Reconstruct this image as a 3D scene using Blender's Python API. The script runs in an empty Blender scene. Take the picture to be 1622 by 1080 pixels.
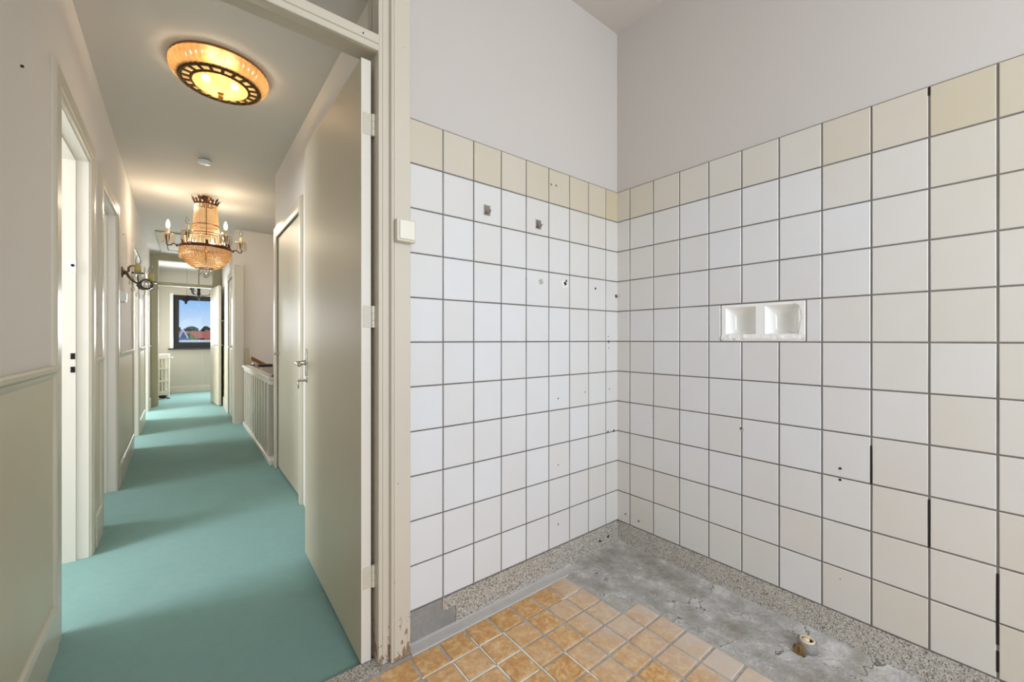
import bpy, bmesh, math, random
from mathutils import Vector, Matrix
from mathutils import noise as mn
random.seed(7)
C = bpy.context.scene.collection
SC = bpy.context.scene
PI = math.pi
# ------------------------------------------------------------------ camera
TH = 0.897275
cam_d = bpy.data.cameras.new('camera'); cam = bpy.data.objects.new('camera', cam_d); C.objects.link(cam)
cam.location = (-1.850, -1.390, 1.107)
cam.rotation_euler = (PI/2, 0, -math.atan2(math.cos(TH), math.sin(TH)))
cam_d.sensor_fit = 'HORIZONTAL'; cam_d.sensor_width = 36.0
cam_d.lens = 644.16/1622*36.0
cam_d.shift_y = -2/1622
cam_d.clip_start = 0.02; cam_d.clip_end = 1500
SC.camera = cam
# ------------------------------------------------------------------ view, world, daylight
SC.view_settings.view_transform = 'Standard'; SC.view_settings.look = 'None'
SC.view_settings.gamma = 1.0; SC.view_settings.use_curve_mapping = False
SC.view_settings.exposure = 0.0
SC.cycles.use_denoising = True
SC.cycles.max_bounces = 10; SC.cycles.diffuse_bounces = 6; SC.cycles.glossy_bounces = 4
SC.cycles.transmission_bounces = 8; SC.cycles.transparent_max_bounces = 12
SC.cycles.sample_clamp_indirect = 4.0; SC.cycles.caustics_reflective = False; SC.cycles.caustics_refractive = False

def s2l(c):
    return tuple((v/255/12.92 if v/255 <= 0.04045 else ((v/255+0.055)/1.055)**2.4) for v in c) + (1.0,)

W = bpy.data.worlds.new('sky'); SC.world = W; W.use_nodes = True
wt = W.node_tree; wt.nodes.clear()
wo = wt.nodes.new('ShaderNodeOutputWorld'); wb = wt.nodes.new('ShaderNodeBackground')
wg = wt.nodes.new('ShaderNodeTexCoord'); ws = wt.nodes.new('ShaderNodeSeparateXYZ'); wr = wt.nodes.new('ShaderNodeValToRGB')
wr.color_ramp.elements[0].position = 0.0; wr.color_ramp.elements[0].color = s2l((228, 240, 252))
wr.color_ramp.elements[1].position = 0.5; wr.color_ramp.elements[1].color = s2l((58, 125, 212))
e_ = wr.color_ramp.elements.new(0.10); e_.color = s2l((104, 178, 246))
wt.links.new(wg.outputs['Generated'], ws.inputs[0]); wt.links.new(ws.outputs['Z'], wr.inputs[0])
wt.links.new(wr.outputs[0], wb.inputs[0]); wb.inputs[1].default_value = 1.0
wt.links.new(wb.outputs[0], wo.inputs[0])

def area(name, loc, direction, sx, sy, power, col):
    d = bpy.data.lights.new(name, 'AREA'); d.shape = 'RECTANGLE'; d.size = sx; d.size_y = sy; d.energy = power; d.color = col
    o = bpy.data.objects.new(name, d); C.objects.link(o); o.location = loc
    o.rotation_euler = Vector(direction).to_track_quat('-Z', 'Z' if abs(direction[2]) < .9 else 'Y').to_euler()
    return o
sun_d = bpy.data.lights.new('sun', 'SUN'); sun_d.energy = 2.4; sun_d.angle = 0.01; sun_d.color = (1, .95, .86)
sun = bpy.data.objects.new('sun', sun_d); C.objects.link(sun)
sun.rotation_euler = Vector((-.75, .3, -.6)).to_track_quat('-Z', 'Y').to_euler()
COOL = (.90, .945, 1.0)
SKYLIGHT = (.87, .93, 1.0)
# daylight arriving through the kitchen window behind the camera
area('daylight_kitchen', (-1.35, -3.36, 1.62), (.60, 1, -.22), 1.9, 1.5, 96, SKYLIGHT)
# daylight through the windows of the rooms left of the hall and of the end room
area('daylight_side_room', (-3.93, 1.15, 1.72), (1, .0, -.5), .9, .75, 62, COOL)
area('daylight_side_room', (-3.93, 2.65, 1.72), (1, .0, -.5), .9, .75, 27, COOL)
area('daylight_side_room', (-3.93, 4.65, 1.72), (1, .0, -.5), .9, .75, 66, COOL)
area('daylight_side_room', (-3.93, 6.65, 1.72), (1, .0, -.5), .9, .75, 104, COOL)
area('daylight_end_room', (-1.5, 9.66, 1.5), (0, -1, -.2), 1.1, 1.0, 80, COOL)
WARM = (1.0, .83, .60)
def point(name, loc, power, r=.03, col=WARM):
    d = bpy.data.lights.new(name, 'POINT'); d.energy = power; d.color = col; d.shadow_soft_size = r
    o = bpy.data.objects.new(name, d); C.objects.link(o); o.location = loc; return o

# ------------------------------------------------------------------ material helper
class NT:
    def __init__(s, name):
        m = bpy.data.materials.new(name); m.use_nodes = True; s.m = m; s.t = m.node_tree
        s.p = s.t.nodes['Principled BSDF']
    def n(s, typ, **kw):
        x = s.t.nodes.new('ShaderNode'+typ)
        for k, v in kw.items():
            if k[0] == '_': setattr(x, k[1:], v)
            else: x.inputs[k.replace('0', ' ')].default_value = v
        return x
    def l(s, a, b): s.t.links.new(a, b)
    def pos(s): return s.n('NewGeometry').outputs['Position']
    def obj(s): return s.n('TexCoord').outputs['Object']
    def noise(s, vec, scale, detail=3, rough=.55):
        x = s.n('TexNoise'); x.inputs['Scale'].default_value = scale; x.inputs['Detail'].default_value = detail
        x.inputs['Roughness'].default_value = rough; s.l(vec, x.inputs['Vector']); return x.outputs['Fac']
    def ramp(s, fac, stops):
        x = s.n('ValToRGB'); r = x.color_ramp
        while len(r.elements) < len(stops): r.elements.new(.5)
        for e, (p, c) in zip(r.elements, stops):
            e.position = p; e.color = s2l(c) if len(c) == 3 and max(c) > 1.01 else tuple(c)+(1,)
        s.l(fac, x.inputs[0]); return x.outputs[0]
    def mix(s, fac, a, b, mode='MIX'):
        x = s.n('MixRGB', _blend_type=mode)
        for i, v in enumerate((fac, a, b)):
            if hasattr(v, 'node'): s.l(v, x.inputs[i])
            else: x.inputs[i].default_value = v
        return x.outputs[0]
    def math(s, op, a, b=None, clamp=False):
        x = s.n('Math', _operation=op, _use_clamp=clamp)
        for i, v in enumerate((a, b)):
            if v is None: continue
            if hasattr(v, 'node'): s.l(v, x.inputs[i])
            else: x.inputs[i].default_value = v
        return x.outputs[0]
    def mapr(s, v, a, b, c=0, d=1):
        x = s.n('MapRange'); s.l(v, x.inputs[0])
        for i, q in enumerate((a, b, c, d)): x.inputs[i+1].default_value = q
        return x.outputs[0]
    def sep(s, v):
        x = s.n('SeparateXYZ'); s.l(v, x.inputs[0]); return x.outputs
    def bump(s, h, strength=.2, dist=.01):
        x = s.n('Bump'); x.inputs['Strength'].default_value = strength; x.inputs['Distance'].default_value = dist
        s.l(h, x.inputs['Height']); s.l(x.outputs[0], s.p.inputs['Normal'])
    def base(s, c):
        if hasattr(c, 'node'): s.l(c, s.p.inputs['Base Color'])
        else: s.p.inputs['Base Color'].default_value = c
    def set(s, **kw):
        for k, v in kw.items(): s.p.inputs[k.replace('_', ' ')].default_value = v

def plain(name, c, rough=.5, metal=0., var=.0, scale=30, bump=0, spec=.5):
    q = NT(name); q.set(Roughness=rough, Metallic=metal); q.p.inputs['Specular IOR Level'].default_value = spec
    col = s2l(c)
    if var:
        f = q.noise(q.obj(), scale, 4)
        d = tuple(max(0, v*(1-var)) for v in col[:3])+(1,); u = tuple(min(1, v*(1+var*.6)) for v in col[:3])+(1,)
        q.base(q.mix(f, d, u))
        if bump: q.bump(f, bump, .004)
    else: q.base(col)
    return q.m

M = {}
# plaster walls and ceilings
def plaster(name, c):
    q = NT(name); q.set(Roughness=.75); q.p.inputs['Specular IOR Level'].default_value = .25
    p = q.pos(); f = q.noise(p, 1.3, 3); g = q.noise(p, 140, 3)
    a = s2l(c); b = tuple(v*.95 for v in a[:3])+(1,)
    q.base(q.mix(f, a, b)); q.bump(g, .07, .004); return q.m
M['wall'] = plaster('white_wall_paint', (200, 194, 188))
M['hallwall'] = plaster('white_hall_paint', (231, 225, 219))
M['ceil'] = plaster('white_ceiling_paint', (212, 206, 198))
M['endwall'] = plaster('cream_textured_wall', (196, 190, 175))
# cream gloss woodwork
def wood_paint(name, c, rough=.3, chips=False):
    q = NT(name); q.set(Roughness=rough)
    p = q.pos(); f = q.noise(p, 3, 3); a = s2l(c); b = tuple(v*.93 for v in a[:3])+(1,)
    col = q.mix(f, a, b)
    if chips:
        mp = q.n('Mapping'); mp.inputs['Scale'].default_value = (1, 1, .45); q.l(p, mp.inputs[0])
        n = q.noise(mp.outputs[0], 60, 4, .6); z = q.sep(p)[2]
        thr = q.mapr(z, 0, .24, .52, .74)
        fac = q.math('GREATER_THAN', n, thr)
        col = q.mix(fac, col, s2l((150, 124, 96)))
        h = q.math('SUBTRACT', 1.0, fac); q.bump(h, .5, .002)
    else:
        q.bump(q.noise(p, 90, 2), .03, .003)
    q.base(col); return q.m
M['cream'] = wood_paint('cream_gloss_paint', (207, 200, 183), .32)
M['cream_chip'] = wood_paint('cream_chipped_paint', (208, 200, 184), .38, True)
M['cream_jamb'] = wood_paint('pale_cream_paint', (226, 220, 208), .35)
M['wainscot'] = wood_paint('cream_wainscot_paint', (210, 202, 178), .42)
M['leaf'] = wood_paint('grey_cream_door_paint', (200, 191, 169), .42)
M['hatch'] = wood_paint('greenish_cream_paint', (176, 169, 144), .65)
# carpet
q = NT('teal_carpet'); q.set(Roughness=.95); q.p.inputs['Specular IOR Level'].default_value = .1
p = q.pos(); f = q.noise(p, 2.2, 4); g = q.noise(p, 420, 2); h = q.noise(p, 26, 4)
col = q.mix(f, s2l((126, 161, 155)), s2l((136, 169, 164)))
col = q.mix(q.mapr(h, .35, .75, 0, .25), col, s2l((116, 152, 145)))
q.base(col); q.bump(q.math('ADD', q.math('MULTIPLY', q.noise(p, 5, 2), 3.5), q.math('ADD', g, q.math('MULTIPLY', h, .8))), .4, .006); M['carpet'] = q.m
# wall tiles : random tint plus painted light falloff across the walls (object colour)
q = NT('glazed_wall_tile'); q.set(Roughness=.3)
oi = q.n('ObjectInfo')
q.base(q.mix(1.0, oi.outputs['Color'], q.mix(q.noise(q.pos(), 6, 3), s2l((250, 248, 243)), s2l((255, 255, 255))), 'MULTIPLY'))
q.bump(q.noise(q.pos(), 22, 2), .04, .004); M['tile'] = q.m
M['grout'] = plain('dark_grey_grout', (112, 107, 103), .9, var=.25, scale=40)
M['crack'] = plain('black_gap', (22, 20, 18), 1.0)
# terrazzo
q = NT('terrazzo'); q.set(Roughness=.55); p = q.pos()
v = q.n('TexVoronoi'); v.inputs['Scale'].default_value = 270; q.l(p, v.inputs['Vector'])
sepc = q.n('SeparateColor'); q.l(v.outputs['Color'], sepc.inputs[0])
chips = q.ramp(sepc.outputs[0], [(0, (88, 80, 74)), (.17, (126, 117, 107)), (.32, (176, 169, 158)), (.62, (204, 198, 187)), (.9, (188, 180, 167))])
chips.node.color_ramp.interpolation = 'CONSTANT'
edge = q.math('GREATER_THAN', v.outputs['Distance'], .62)
q.base(q.mix(edge, chips, s2l((170, 165, 156)))); M['terrazzo'] = q.m
# concrete
def concrete(name, a, b, c, sc=9, worn=False):
    q = NT(name); q.set(Roughness=.85); p = q.pos()
    f = q.noise(p, sc, 6, .65); g = q.noise(p, 60, 5, .7)
    col = q.ramp(f, [(.36 if worn else .3, a), (.5, b), (.62 if worn else .7, c)])
    col = q.mix(q.mapr(g, .35, .7, 0, .45), col, s2l(tuple(int(x*.78) for x in b)))
    if worn:
        w = q.noise(p, 17, 6, .7); fl = q.math('GREATER_THAN', w, .66)
        col = q.mix(q.math('MULTIPLY', fl, .75), col, s2l((216, 210, 200)))
        st = q.noise(p, 3.2, 5, .7); col = q.mix(q.mapr(st, .5, .68, 0, .55), col, s2l((148, 138, 116)))
        dn = q.n('VectorMath', _operation='ADD'); q.l(p, dn.inputs[0])
        ns = q.n('TexNoise'); ns.inputs['Scale'].default_value = 9; ns.inputs['Detail'].default_value = 4; q.l(p, ns.inputs['Vector'])
        sc_ = q.n('VectorMath', _operation='SCALE'); sc_.inputs['Scale'].default_value = .22; q.l(ns.outputs['Color'], sc_.inputs[0]); q.l(sc_.outputs[0], dn.inputs[1])
        vo = q.n('TexVoronoi', _feature='DISTANCE_TO_EDGE'); vo.inputs['Scale'].default_value = 5.0; q.l(dn.outputs[0], vo.inputs['Vector'])
        ck = q.math('LESS_THAN', vo.outputs['Distance'], q.mapr(q.noise(p, 6, 3), .5, .62, 0, .018))
        col = q.mix(q.math('MULTIPLY', ck, .8), col, s2l((92, 84, 74)))
        q.base(col); q.bump(q.math('SUBTRACT', q.math('ADD', q.math('MULTIPLY', f, 2.2), q.math('ADD', g, q.math('MULTIPLY', fl, .5))), ck), .8, .008); return q.m
    q.base(col); q.bump(q.math('ADD', q.math('MULTIPLY', f, 2.0), g), .5, .006); return q.m
M['concrete'] = concrete('grey_screed', (150, 143, 130), (182, 178, 173), (216, 213, 208), 6, True)
M['cement'] = concrete('smooth_cement_patch', (140, 136, 131), (152, 149, 145), (160, 157, 154), 5)
M['joint'] = concrete('floor_mortar', (168, 162, 154), (182, 176, 168), (196, 190, 182), 20)
M['whitegrout'] = plain('white_grout', (236, 230, 214), .8, var=.1, scale=60)
# floor tile
q = NT('marbled_orange_tile'); q.set(Roughness=.42); p = q.pos(); oi = q.n('ObjectInfo')
off = q.n('VectorMath', _operation='ADD'); q.l(p, off.inputs[0])
mul = q.n('VectorMath', _operation='SCALE'); mul.inputs[0].default_value = (9, 5, 3); q.l(oi.outputs['Random'], mul.inputs['Scale'])
q.l(mul.outputs[0], off.inputs[1])
dn = q.n('TexNoise'); dn.inputs['Scale'].default_value = 34; dn.inputs['Detail'].default_value = 7; dn.inputs['Roughness'].default_value = .68
dn.inputs['Distortion'].default_value = .55; q.l(off.outputs[0], dn.inputs['Vector'])
orange = q.ramp(dn.outputs['Fac'], [(.34, (186, 130, 64)), (.48, (202, 150, 86)), (.56, (214, 172, 116)), (.66, (226, 196, 150))])
tint = q.mix(q.math('MULTIPLY', oi.outputs['Random'], .35), orange, s2l((222, 186, 146)))
x_, y_, z_ = q.sep(p)[0], q.sep(p)[1], None
dust = q.math('ADD', q.mapr(x_, -.84, -.36, -.24, .98), q.math('MULTIPLY', q.math('SUBTRACT', q.noise(p, 7, 5, .65), .5), 1.6))
dust = q.math('ADD', dust, q.math('MULTIPLY', q.math('SUBTRACT', oi.outputs['Random'], .5), .55))
dust = q.math('MULTIPLY', q.math('MINIMUM', q.math('MAXIMUM', dust, 0.03), 1.0), .85)
q.base(q.mix(dust, tint, s2l((204, 192, 180)))); q.bump(dn.outputs['Fac'], .1, .003); M['floortile'] = q.m
# metals, plastics, glass
M['chrome'] = plain('brushed_nickel', (205, 200, 188), .25, 1.0)
M['steel'] = plain('dull_steel', (168, 164, 154), .38, 1.0)
M['brass_dark'] = plain('dark_brass', (92, 66, 24), .4, .8, var=.3, scale=60)
M['bronze'] = plain('reddish_bronze', (92, 56, 36), .42, .7, var=.3, scale=60)
M['pewter'] = plain('aged_pewter', (120, 108, 94), .38, .8, var=.3, scale=60)
M['switch'] = plain('ivory_plastic', (232, 228, 214), .35)
M['switch2'] = plain('aged_ivory_plastic', (214, 207, 190), .4)
M['white'] = plain('white_plastic', (238, 238, 236), .4)
M['black'] = plain('black_frame_paint', (14, 13, 13), .4)
M['iron'] = plain('black_iron', (16, 15, 16), .5, .4)
M['ceramic'] = plain('white_ceramic', (240, 240, 236), .12)
M['plasterwhite'] = plain('rough_white_plaster', (236, 234, 230), .85, var=.12, scale=40, bump=.5)
M['brownwood'] = plain('varnished_brown_wood', (132, 82, 48), .35, var=.25, scale=14)
M['darkwood'] = plain('dark_wood', (58, 40, 30), .4, var=.2, scale=14)
M['radiator'] = plain('cream_radiator_enamel', (228, 222, 204), .3)
M['candle'] = plain('cream_candle_sleeve', (236, 214, 160), .5)
M['yellowcandle'] = plain('aged_yellow_candle_sleeve', (206, 186, 116), .5)
M['bulbglass'] = None
def glassy(name, col, rough=.02, ior=1.45, mixt=.55, lo=.04):
    q = NT(name); t = q.t; out = t.nodes['Material Output']
    tr = q.n('BsdfTransparent'); tr.inputs[0].default_value = col
    gl = q.n('BsdfGlossy'); gl.inputs['Roughness'].default_value = rough; gl.inputs[0].default_value = (1, 1, 1, 1)
    fr = q.n('Fresnel'); fr.inputs[0].default_value = ior
    mx = q.n('MixShader'); q.l(q.mapr(fr.outputs[0], 0, 1, lo, mixt), mx.inputs[0]); q.l(tr.outputs[0], mx.inputs[1]); q.l(gl.outputs[0], mx.inputs[2])
    q.l(mx.outputs[0], out.inputs[0]); return q.m
M['pane'] = glassy('window_glass', (.98, .99, .99, 1), .0, 1.12, 1.0, 0.0)
M['crystal'] = glassy('clear_crystal', (.97, .97, .96, 1), .05, 1.55, 1.0)
M['bulbglass'] = glassy('clear_bulb_glass', (.95, .95, .93, 1), .02, 1.6, .9)
def glow_glass(name, col, trans=.6, rough=.15, gfac=.25, clear=0.0):
    q = NT(name); t = q.t; out = t.nodes['Material Output']
    d = q.n('BsdfDiffuse'); d.inputs[0].default_value = col
    tl = q.n('BsdfTranslucent'); tl.inputs[0].default_value = col
    g = q.n('BsdfGlossy'); g.inputs['Roughness'].default_value = rough
    m1 = q.n('MixShader'); m1.inputs[0].default_value = trans; q.l(d.outputs[0], m1.inputs[1]); q.l(tl.outputs[0], m1.inputs[2])
    m2 = q.n('MixShader'); m2.inputs[0].default_value = gfac; q.l(m1.outputs[0], m2.inputs[1]); q.l(g.outputs[0], m2.inputs[2])
    tp = q.n('BsdfTransparent'); tp.inputs[0].default_value = (1, .93, .8, 1)
    m3 = q.n('MixShader'); m3.inputs[0].default_value = clear; q.l(m2.outputs[0], m3.inputs[1]); q.l(tp.outputs[0], m3.inputs[2])
    q.l(m3.outputs[0], out.inputs[0]); return q.m
M['bead'] = glow_glass('amber_glass_bead', s2l((248, 216, 156)), .5, .3, .14)
M['prism'] = glow_glass('pale_crystal_prism', s2l((252, 238, 208)), .6, .06, .35)
M['pleat'] = glow_glass('amber_pleated_glass', s2l((208, 162, 100)), .42, .12, .22, .25)
M['domeglass'] = glow_glass('ribbed_amber_glass', s2l((206, 150, 84)), .42, .1, .22, .12)
M['band'] = glow_glass('cream_glass_band', s2l((232, 200, 150)), .5, .2, .1, .0)
def emit(name, col, s):
    q = NT(name); e = q.n('Emission'); e.inputs[0].default_value = col; e.inputs[1].default_value = s
    q.l(e.outputs[0], q.t.nodes['Material Output'].inputs[0]); return q.m
M['litbulb'] = emit('lit_bulb', (1, .86, .6, 1), 14)
# outdoors
M['redroof'] = plain('orange_roof_tiles', (222, 120, 80), .8, var=.25, scale=3)
M['brick'] = plain('red_brick_wall', (150, 96, 78), .9, var=.2, scale=4)
M['greyroof'] = plain('pale_flat_roofing', (206, 210, 214), .7, var=.08, scale=1)
M['whitehouse'] = plain('white_render', (235, 235, 232), .8)
M['slate'] = plain('slate_blue_cladding', (110, 128, 146), .6, var=.1, scale=3)
M['leafdark'] = plain('dark_green_foliage', (52, 76, 46), .9, var=.5, scale=.6)
M['leaflight'] = plain('yellow_green_foliage', (128, 136, 62), .9, var=.4, scale=1)
M['ground'] = plain('grass_ground', (110, 120, 80), .95, var=.2, scale=.2)
M['bark'] = plain('tree_bark', (80, 64, 50), .9)

# ------------------------------------------------------------------ mesh helpers
def link(name, bm, m, parent=None, smooth=False, bevel=0):
    me = bpy.data.meshes.new(name); bmesh.ops.recalc_face_normals(bm, faces=bm.faces[:]); bm.to_mesh(me); bm.free()
    if m is not None: me.materials.append(m)
    if smooth:
        for p in me.polygons: p.use_smooth = True
    o = bpy.data.objects.new(name, me); C.objects.link(o)
    if parent is not None: o.parent = parent
    if bevel:
        b = o.modifiers.new('bevel', 'BEVEL'); b.width = bevel; b.segments = 2; b.limit_method = 'ANGLE'
    return o
def new(): return bmesh.new()
def box(bm, a, b):
    x0, y0, z0 = a; x1, y1, z1 = b
    v = [bm.verts.new(c) for c in ((x0,y0,z0),(x1,y0,z0),(x1,y1,z0),(x0,y1,z0),(x0,y0,z1),(x1,y0,z1),(x1,y1,z1),(x0,y1,z1))]
    for f in ((0,3,2,1),(4,5,6,7),(0,1,5,4),(1,2,6,5),(2,3,7,6),(3,0,4,7)): bm.faces.new([v[i] for i in f])
    return v
def lathe(bm, prof, n=24, c=(0,0,0), axis='Z', mod=None):
    rings = []; closed = len(prof) > 3 and abs(prof[0][0]-prof[-1][0])+abs(prof[0][1]-prof[-1][1]) < 1e-7
    for k, (r, z) in enumerate(prof[:-1] if closed else prof):
        ring = []
        if r < 1e-6:
            ring = [bm.verts.new(_ax(0, 0, z, c, axis))]
        else:
            for i in range(n):
                a = 2*PI*i/n; rr = r*(mod(i, k) if mod else 1)
                ring.append(bm.verts.new(_ax(rr*math.cos(a), rr*math.sin(a), z, c, axis)))
        rings.append(ring)
    for A, B in zip(rings, rings[1:]+([rings[0]] if closed else [])):
        if len(A) == 1 and len(B) == 1: continue
        for i in range(n):
            j = (i+1) % n
            if len(A) == 1: bm.faces.new((A[0], B[i], B[j]))
            elif len(B) == 1: bm.faces.new((A[i], A[j], B[0]))
            else: bm.faces.new((A[i], A[j], B[j], B[i]))
    for R in () if closed else (rings[0], rings[-1]):
        if len(R) > 2:
            try: bm.faces.new(R)
            except ValueError: pass
def _ax(x, y, z, c, axis):
    if axis == 'Z': p = (x, y, z)
    elif axis == 'X': p = (z, x, y)
    else: p = (y, z, x)
    return (p[0]+c[0], p[1]+c[1], p[2]+c[2])
def tube(bm, pts, r, n=8, taper=None):
    pts = [Vector(p) for p in pts]; prev = None; rings = []
    up = Vector((0, 0, 1))
    for k, p in enumerate(pts):
        d = (pts[min(k+1, len(pts)-1)]-pts[max(k-1, 0)]).normalized()
        if prev is None:
            u = d.orthogonal().normalized()
        else:
            u = (prev - d*prev.dot(d)).normalized()
        prev = u; w = d.cross(u); rr = r if taper is None else r*taper[k]
        rings.append([bm.verts.new(p+u*rr*math.cos(2*PI*i/n)+w*rr*math.sin(2*PI*i/n)) for i in range(n)])
    for A, B in zip(rings, rings[1:]):
        for i in range(n): bm.faces.new((A[i], A[(i+1)%n], B[(i+1)%n], B[i]))
    bm.faces.new(rings[0]); bm.faces.new(rings[-1])
def octa(bm, c, rx, rz=None):
    rz = rz or rx; c = Vector(c)
    v = [bm.verts.new(c+Vector(d)) for d in ((rx,0,0),(0,rx,0),(-rx,0,0),(0,-rx,0),(0,0,rz),(0,0,-rz))]
    for i in range(4):
        bm.faces.new((v[i], v[(i+1)%4], v[4])); bm.faces.new((v[(i+1)%4], v[i], v[5]))
def prismbar(bm, c, r, h, n=5):
    lathe(bm, [(0, -h/2), (r, -h/2+r*1.2), (r*.85, h/2-r*1.5), (0, h/2)], n, c)
def extrude_poly(bm, pts, fn, t0, t1):
    """pts 2-D outline, fn(p, t) -> 3-D"""
    A = [bm.verts.new(fn(p, t0)) for p in pts]; B = [bm.verts.new(fn(p, t1)) for p in pts]
    n = len(pts)
    for i in range(n): bm.faces.new((A[i], A[(i+1)%n], B[(i+1)%n], B[i]))
    bm.faces.new(A[::-1]); bm.faces.new(B)
def cells(bm, xs, ys, zs, solid):
    """connected shell of the solid cells of a box grid"""
    V = {}
    def v(i, j, k):
        if (i,j,k) not in V: V[(i,j,k)] = bm.verts.new((xs[i], ys[j], zs[k]))
        return V[(i,j,k)]
    nx, ny, nz = len(xs)-1, len(ys)-1, len(zs)-1
    S = {(i,j,k) for i in range(nx) for j in range(ny) for k in range(nz)
         if solid((xs[i]+xs[i+1])/2, (ys[j]+ys[j+1])/2, (zs[k]+zs[k+1])/2)}
    for (i,j,k) in S:
        for d, q in (((-1,0,0), ((0,0,0),(0,0,1),(0,1,1),(0,1,0))), ((1,0,0), ((1,0,0),(1,1,0),(1,1,1),(1,0,1))),
                     ((0,-1,0), ((0,0,0),(1,0,0),(1,0,1),(0,0,1))), ((0,1,0), ((0,1,0),(0,1,1),(1,1,1),(1,1,0))),
                     ((0,0,-1), ((0,0,0),(0,1,0),(1,1,0),(1,0,0))), ((0,0,1), ((0,0,1),(1,0,1),(1,1,1),(0,1,1)))):
            if (i+d[0], j+d[1], k+d[2]) not in S:
                bm.faces.new([v(i+a, j+b, k+c) for a, b, c in q])
def sweep_u(bm, a0, a1, zt, prof, fn, z0=0.0):
    """door casing: profile (outward, proud) swept up one side, over and down the other"""
    rows = []
    for (a, z, sa, sz) in ((a0, z0, -1, 0), (a0, zt, -1, 1), (a1, zt, 1, 1), (a1, z0, 1, 0)):
        rows.append([bm.verts.new(fn(a+sa*o, z+sz*o, h)) for o, h in prof])
    n = len(prof)
    for A, B in zip(rows, rows[1:]):
        for i in range(n): bm.faces.new((A[i], A[(i+1)%n], B[(i+1)%n], B[i]))
    bm.faces.new(rows[0]); bm.faces.new(rows[-1])
def empty(name, loc, rz=0):
    o = bpy.data.objects.new(name, None); C.objects.link(o); o.location = loc; o.rotation_euler = (0, 0, rz); o.empty_display_size = .05
    return o
def tag(o, label, cat, group=None, kind=None):
    if label: o['label'] = label
    if cat: o['category'] = cat
    if group: o['group'] = group
    if kind: o['kind'] = kind
    return o
def struct(o, label, cat): return tag(o, label, cat, None, 'structure')

# ================================================================== THE KITCHEN SHELL
PH, PV, Z0T = .14, .16312, .1194
ZTOP = Z0T+11*PV
bm = new()
cells(bm, [-2.75, -2.345, -1.25, .15], [0, .08], [-.05, 2.70, 2.80], lambda x, y, z: not (-2.345 < x < -1.25 and z < 2.70))
wall_back = struct(link('wall_back', bm, M['wall']), 'tiled white kitchen wall beside the doorway, with two steel hooks', 'wall')
bm = new(); cells(bm, [0, .07, .15], [-3.55, -.872, -.566, 0], [-.05, 1.106, 1.253, 2.80], lambda x, y, z: not (x < .07 and -.872 < y < -.566 and 1.106 < z < 1.253))
wall_right = struct(link('wall_right', bm, M['wall']), 'long tiled white kitchen wall with the recessed soap dish', 'wall')
bm = new()
cells(bm, [-2.75, -2.35, -.35, 0], [-3.55, -3.40], [-.05, .85, 2.40, 2.80], lambda x, y, z: not (-2.35 < x < -.35 and .85 < z < 2.40))
wall_front = struct(link('wall_front', bm, M['wall']), 'kitchen wall behind the viewer with the wide window', 'wall')
bm = new(); box(bm, (-2.75, -3.55, -.05), (-2.60, 0, 2.80))
wall_left = struct(link('wall_left', bm, M['wall']), 'plain kitchen wall left of the viewer', 'wall')
bm = new(); box(bm, (-2.75, -3.55, 2.788), (.15, .08, 2.90))
struct(link('ceiling', bm, M['ceil']), 'high white kitchen ceiling', 'ceiling')
bm = new()
cells(bm, [-2.35, -2.29, -1.38, -1.32, -.41, -.35], [-3.52, -3.46], [.85, .91, 2.34, 2.40],
      lambda x, y, z: not ((-2.29 < x < -1.38 or -1.32 < x < -.41) and .91 < z < 2.34))
win = struct(link('window_2', bm, M['cream']), 'wide cream kitchen window behind the viewer', 'window')
for a, b in ((-2.29, -1.38), (-1.32, -.41)):
    bm = new(); box(bm, (a, -3.492, .91), (b, -3.488, 2.34)); link('pane', bm, M['pane'], win)
# grout bed and tiles
bm = new(); box(bm, (-1.24, -.0052, Z0T-.004), (0, .001, ZTOP)); link('grout_bed', bm, M['grout'], wall_back)
bm = new(); cells(bm, [-.0052, .001], [-3.38, -.872, -.566, -.0005], [Z0T-.004, 1.106, 1.253, ZTOP], lambda x, y, z: not (-.872 < y < -.566 and 1.106 < z < 1.253)); link('grout_bed', bm, M['grout'], wall_right)
SOAP = (-.876, -.562)                                  # y range of the soap dish on the right wall
def tile_mesh(w, h):
    g = .0048; w -= g; h -= g; b = .0018; t = .0065
    bm = new()
    A = [bm.verts.new(c) for c in ((-w/2, 0, -h/2), (w/2, 0, -h/2), (w/2, 0, h/2), (-w/2, 0, h/2))]
    m_ = [bm.verts.new(c) for c in ((-w/2, -t+b, -h/2), (w/2, -t+b, -h/2), (w/2, -t+b, h/2), (-w/2, -t+b, h/2))]
    B = [bm.verts.new(c) for c in ((-w/2+b, -t, -h/2+b), (w/2-b, -t, -h/2+b), (w/2-b, -t, h/2-b), (-w/2+b, -t, h/2-b))]
    for P, Q in ((A, m_), (m_, B)):
        for i in range(4): bm.faces.new((P[i], P[(i+1)%4], Q[(i+1)%4], Q[i]))
    bm.faces.new(B)
    bmesh.ops.recalc_face_normals(bm, faces=bm.faces[:])
    me = bpy.data.meshes.new('wall_tile'); bm.to_mesh(me); bm.free(); return me
TM = {}
def tmesh(w, h):
    k = (round(w, 4), round(h, 4))
    if k not in TM:
        TM[k] = tile_mesh(w, h); TM[k].materials.append(M['tile'])
    return TM[k]
TW, TY = s2l((222, 224, 229)), s2l((196, 183, 154))  # TY: dim yellowish end of the light falloff mixed into tile colours
def put_tile(me, loc, rz, par, yel):
    o = bpy.data.objects.new('wall_tile', me); C.objects.link(o); o.parent = par; o.location = loc
    o.rotation_euler = (random.uniform(-.004, .004), random.uniform(-.0025, .0025), rz+random.uniform(-.004, .004))
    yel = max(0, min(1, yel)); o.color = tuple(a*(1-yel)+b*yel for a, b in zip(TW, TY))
rt = random.Random(3)
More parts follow.
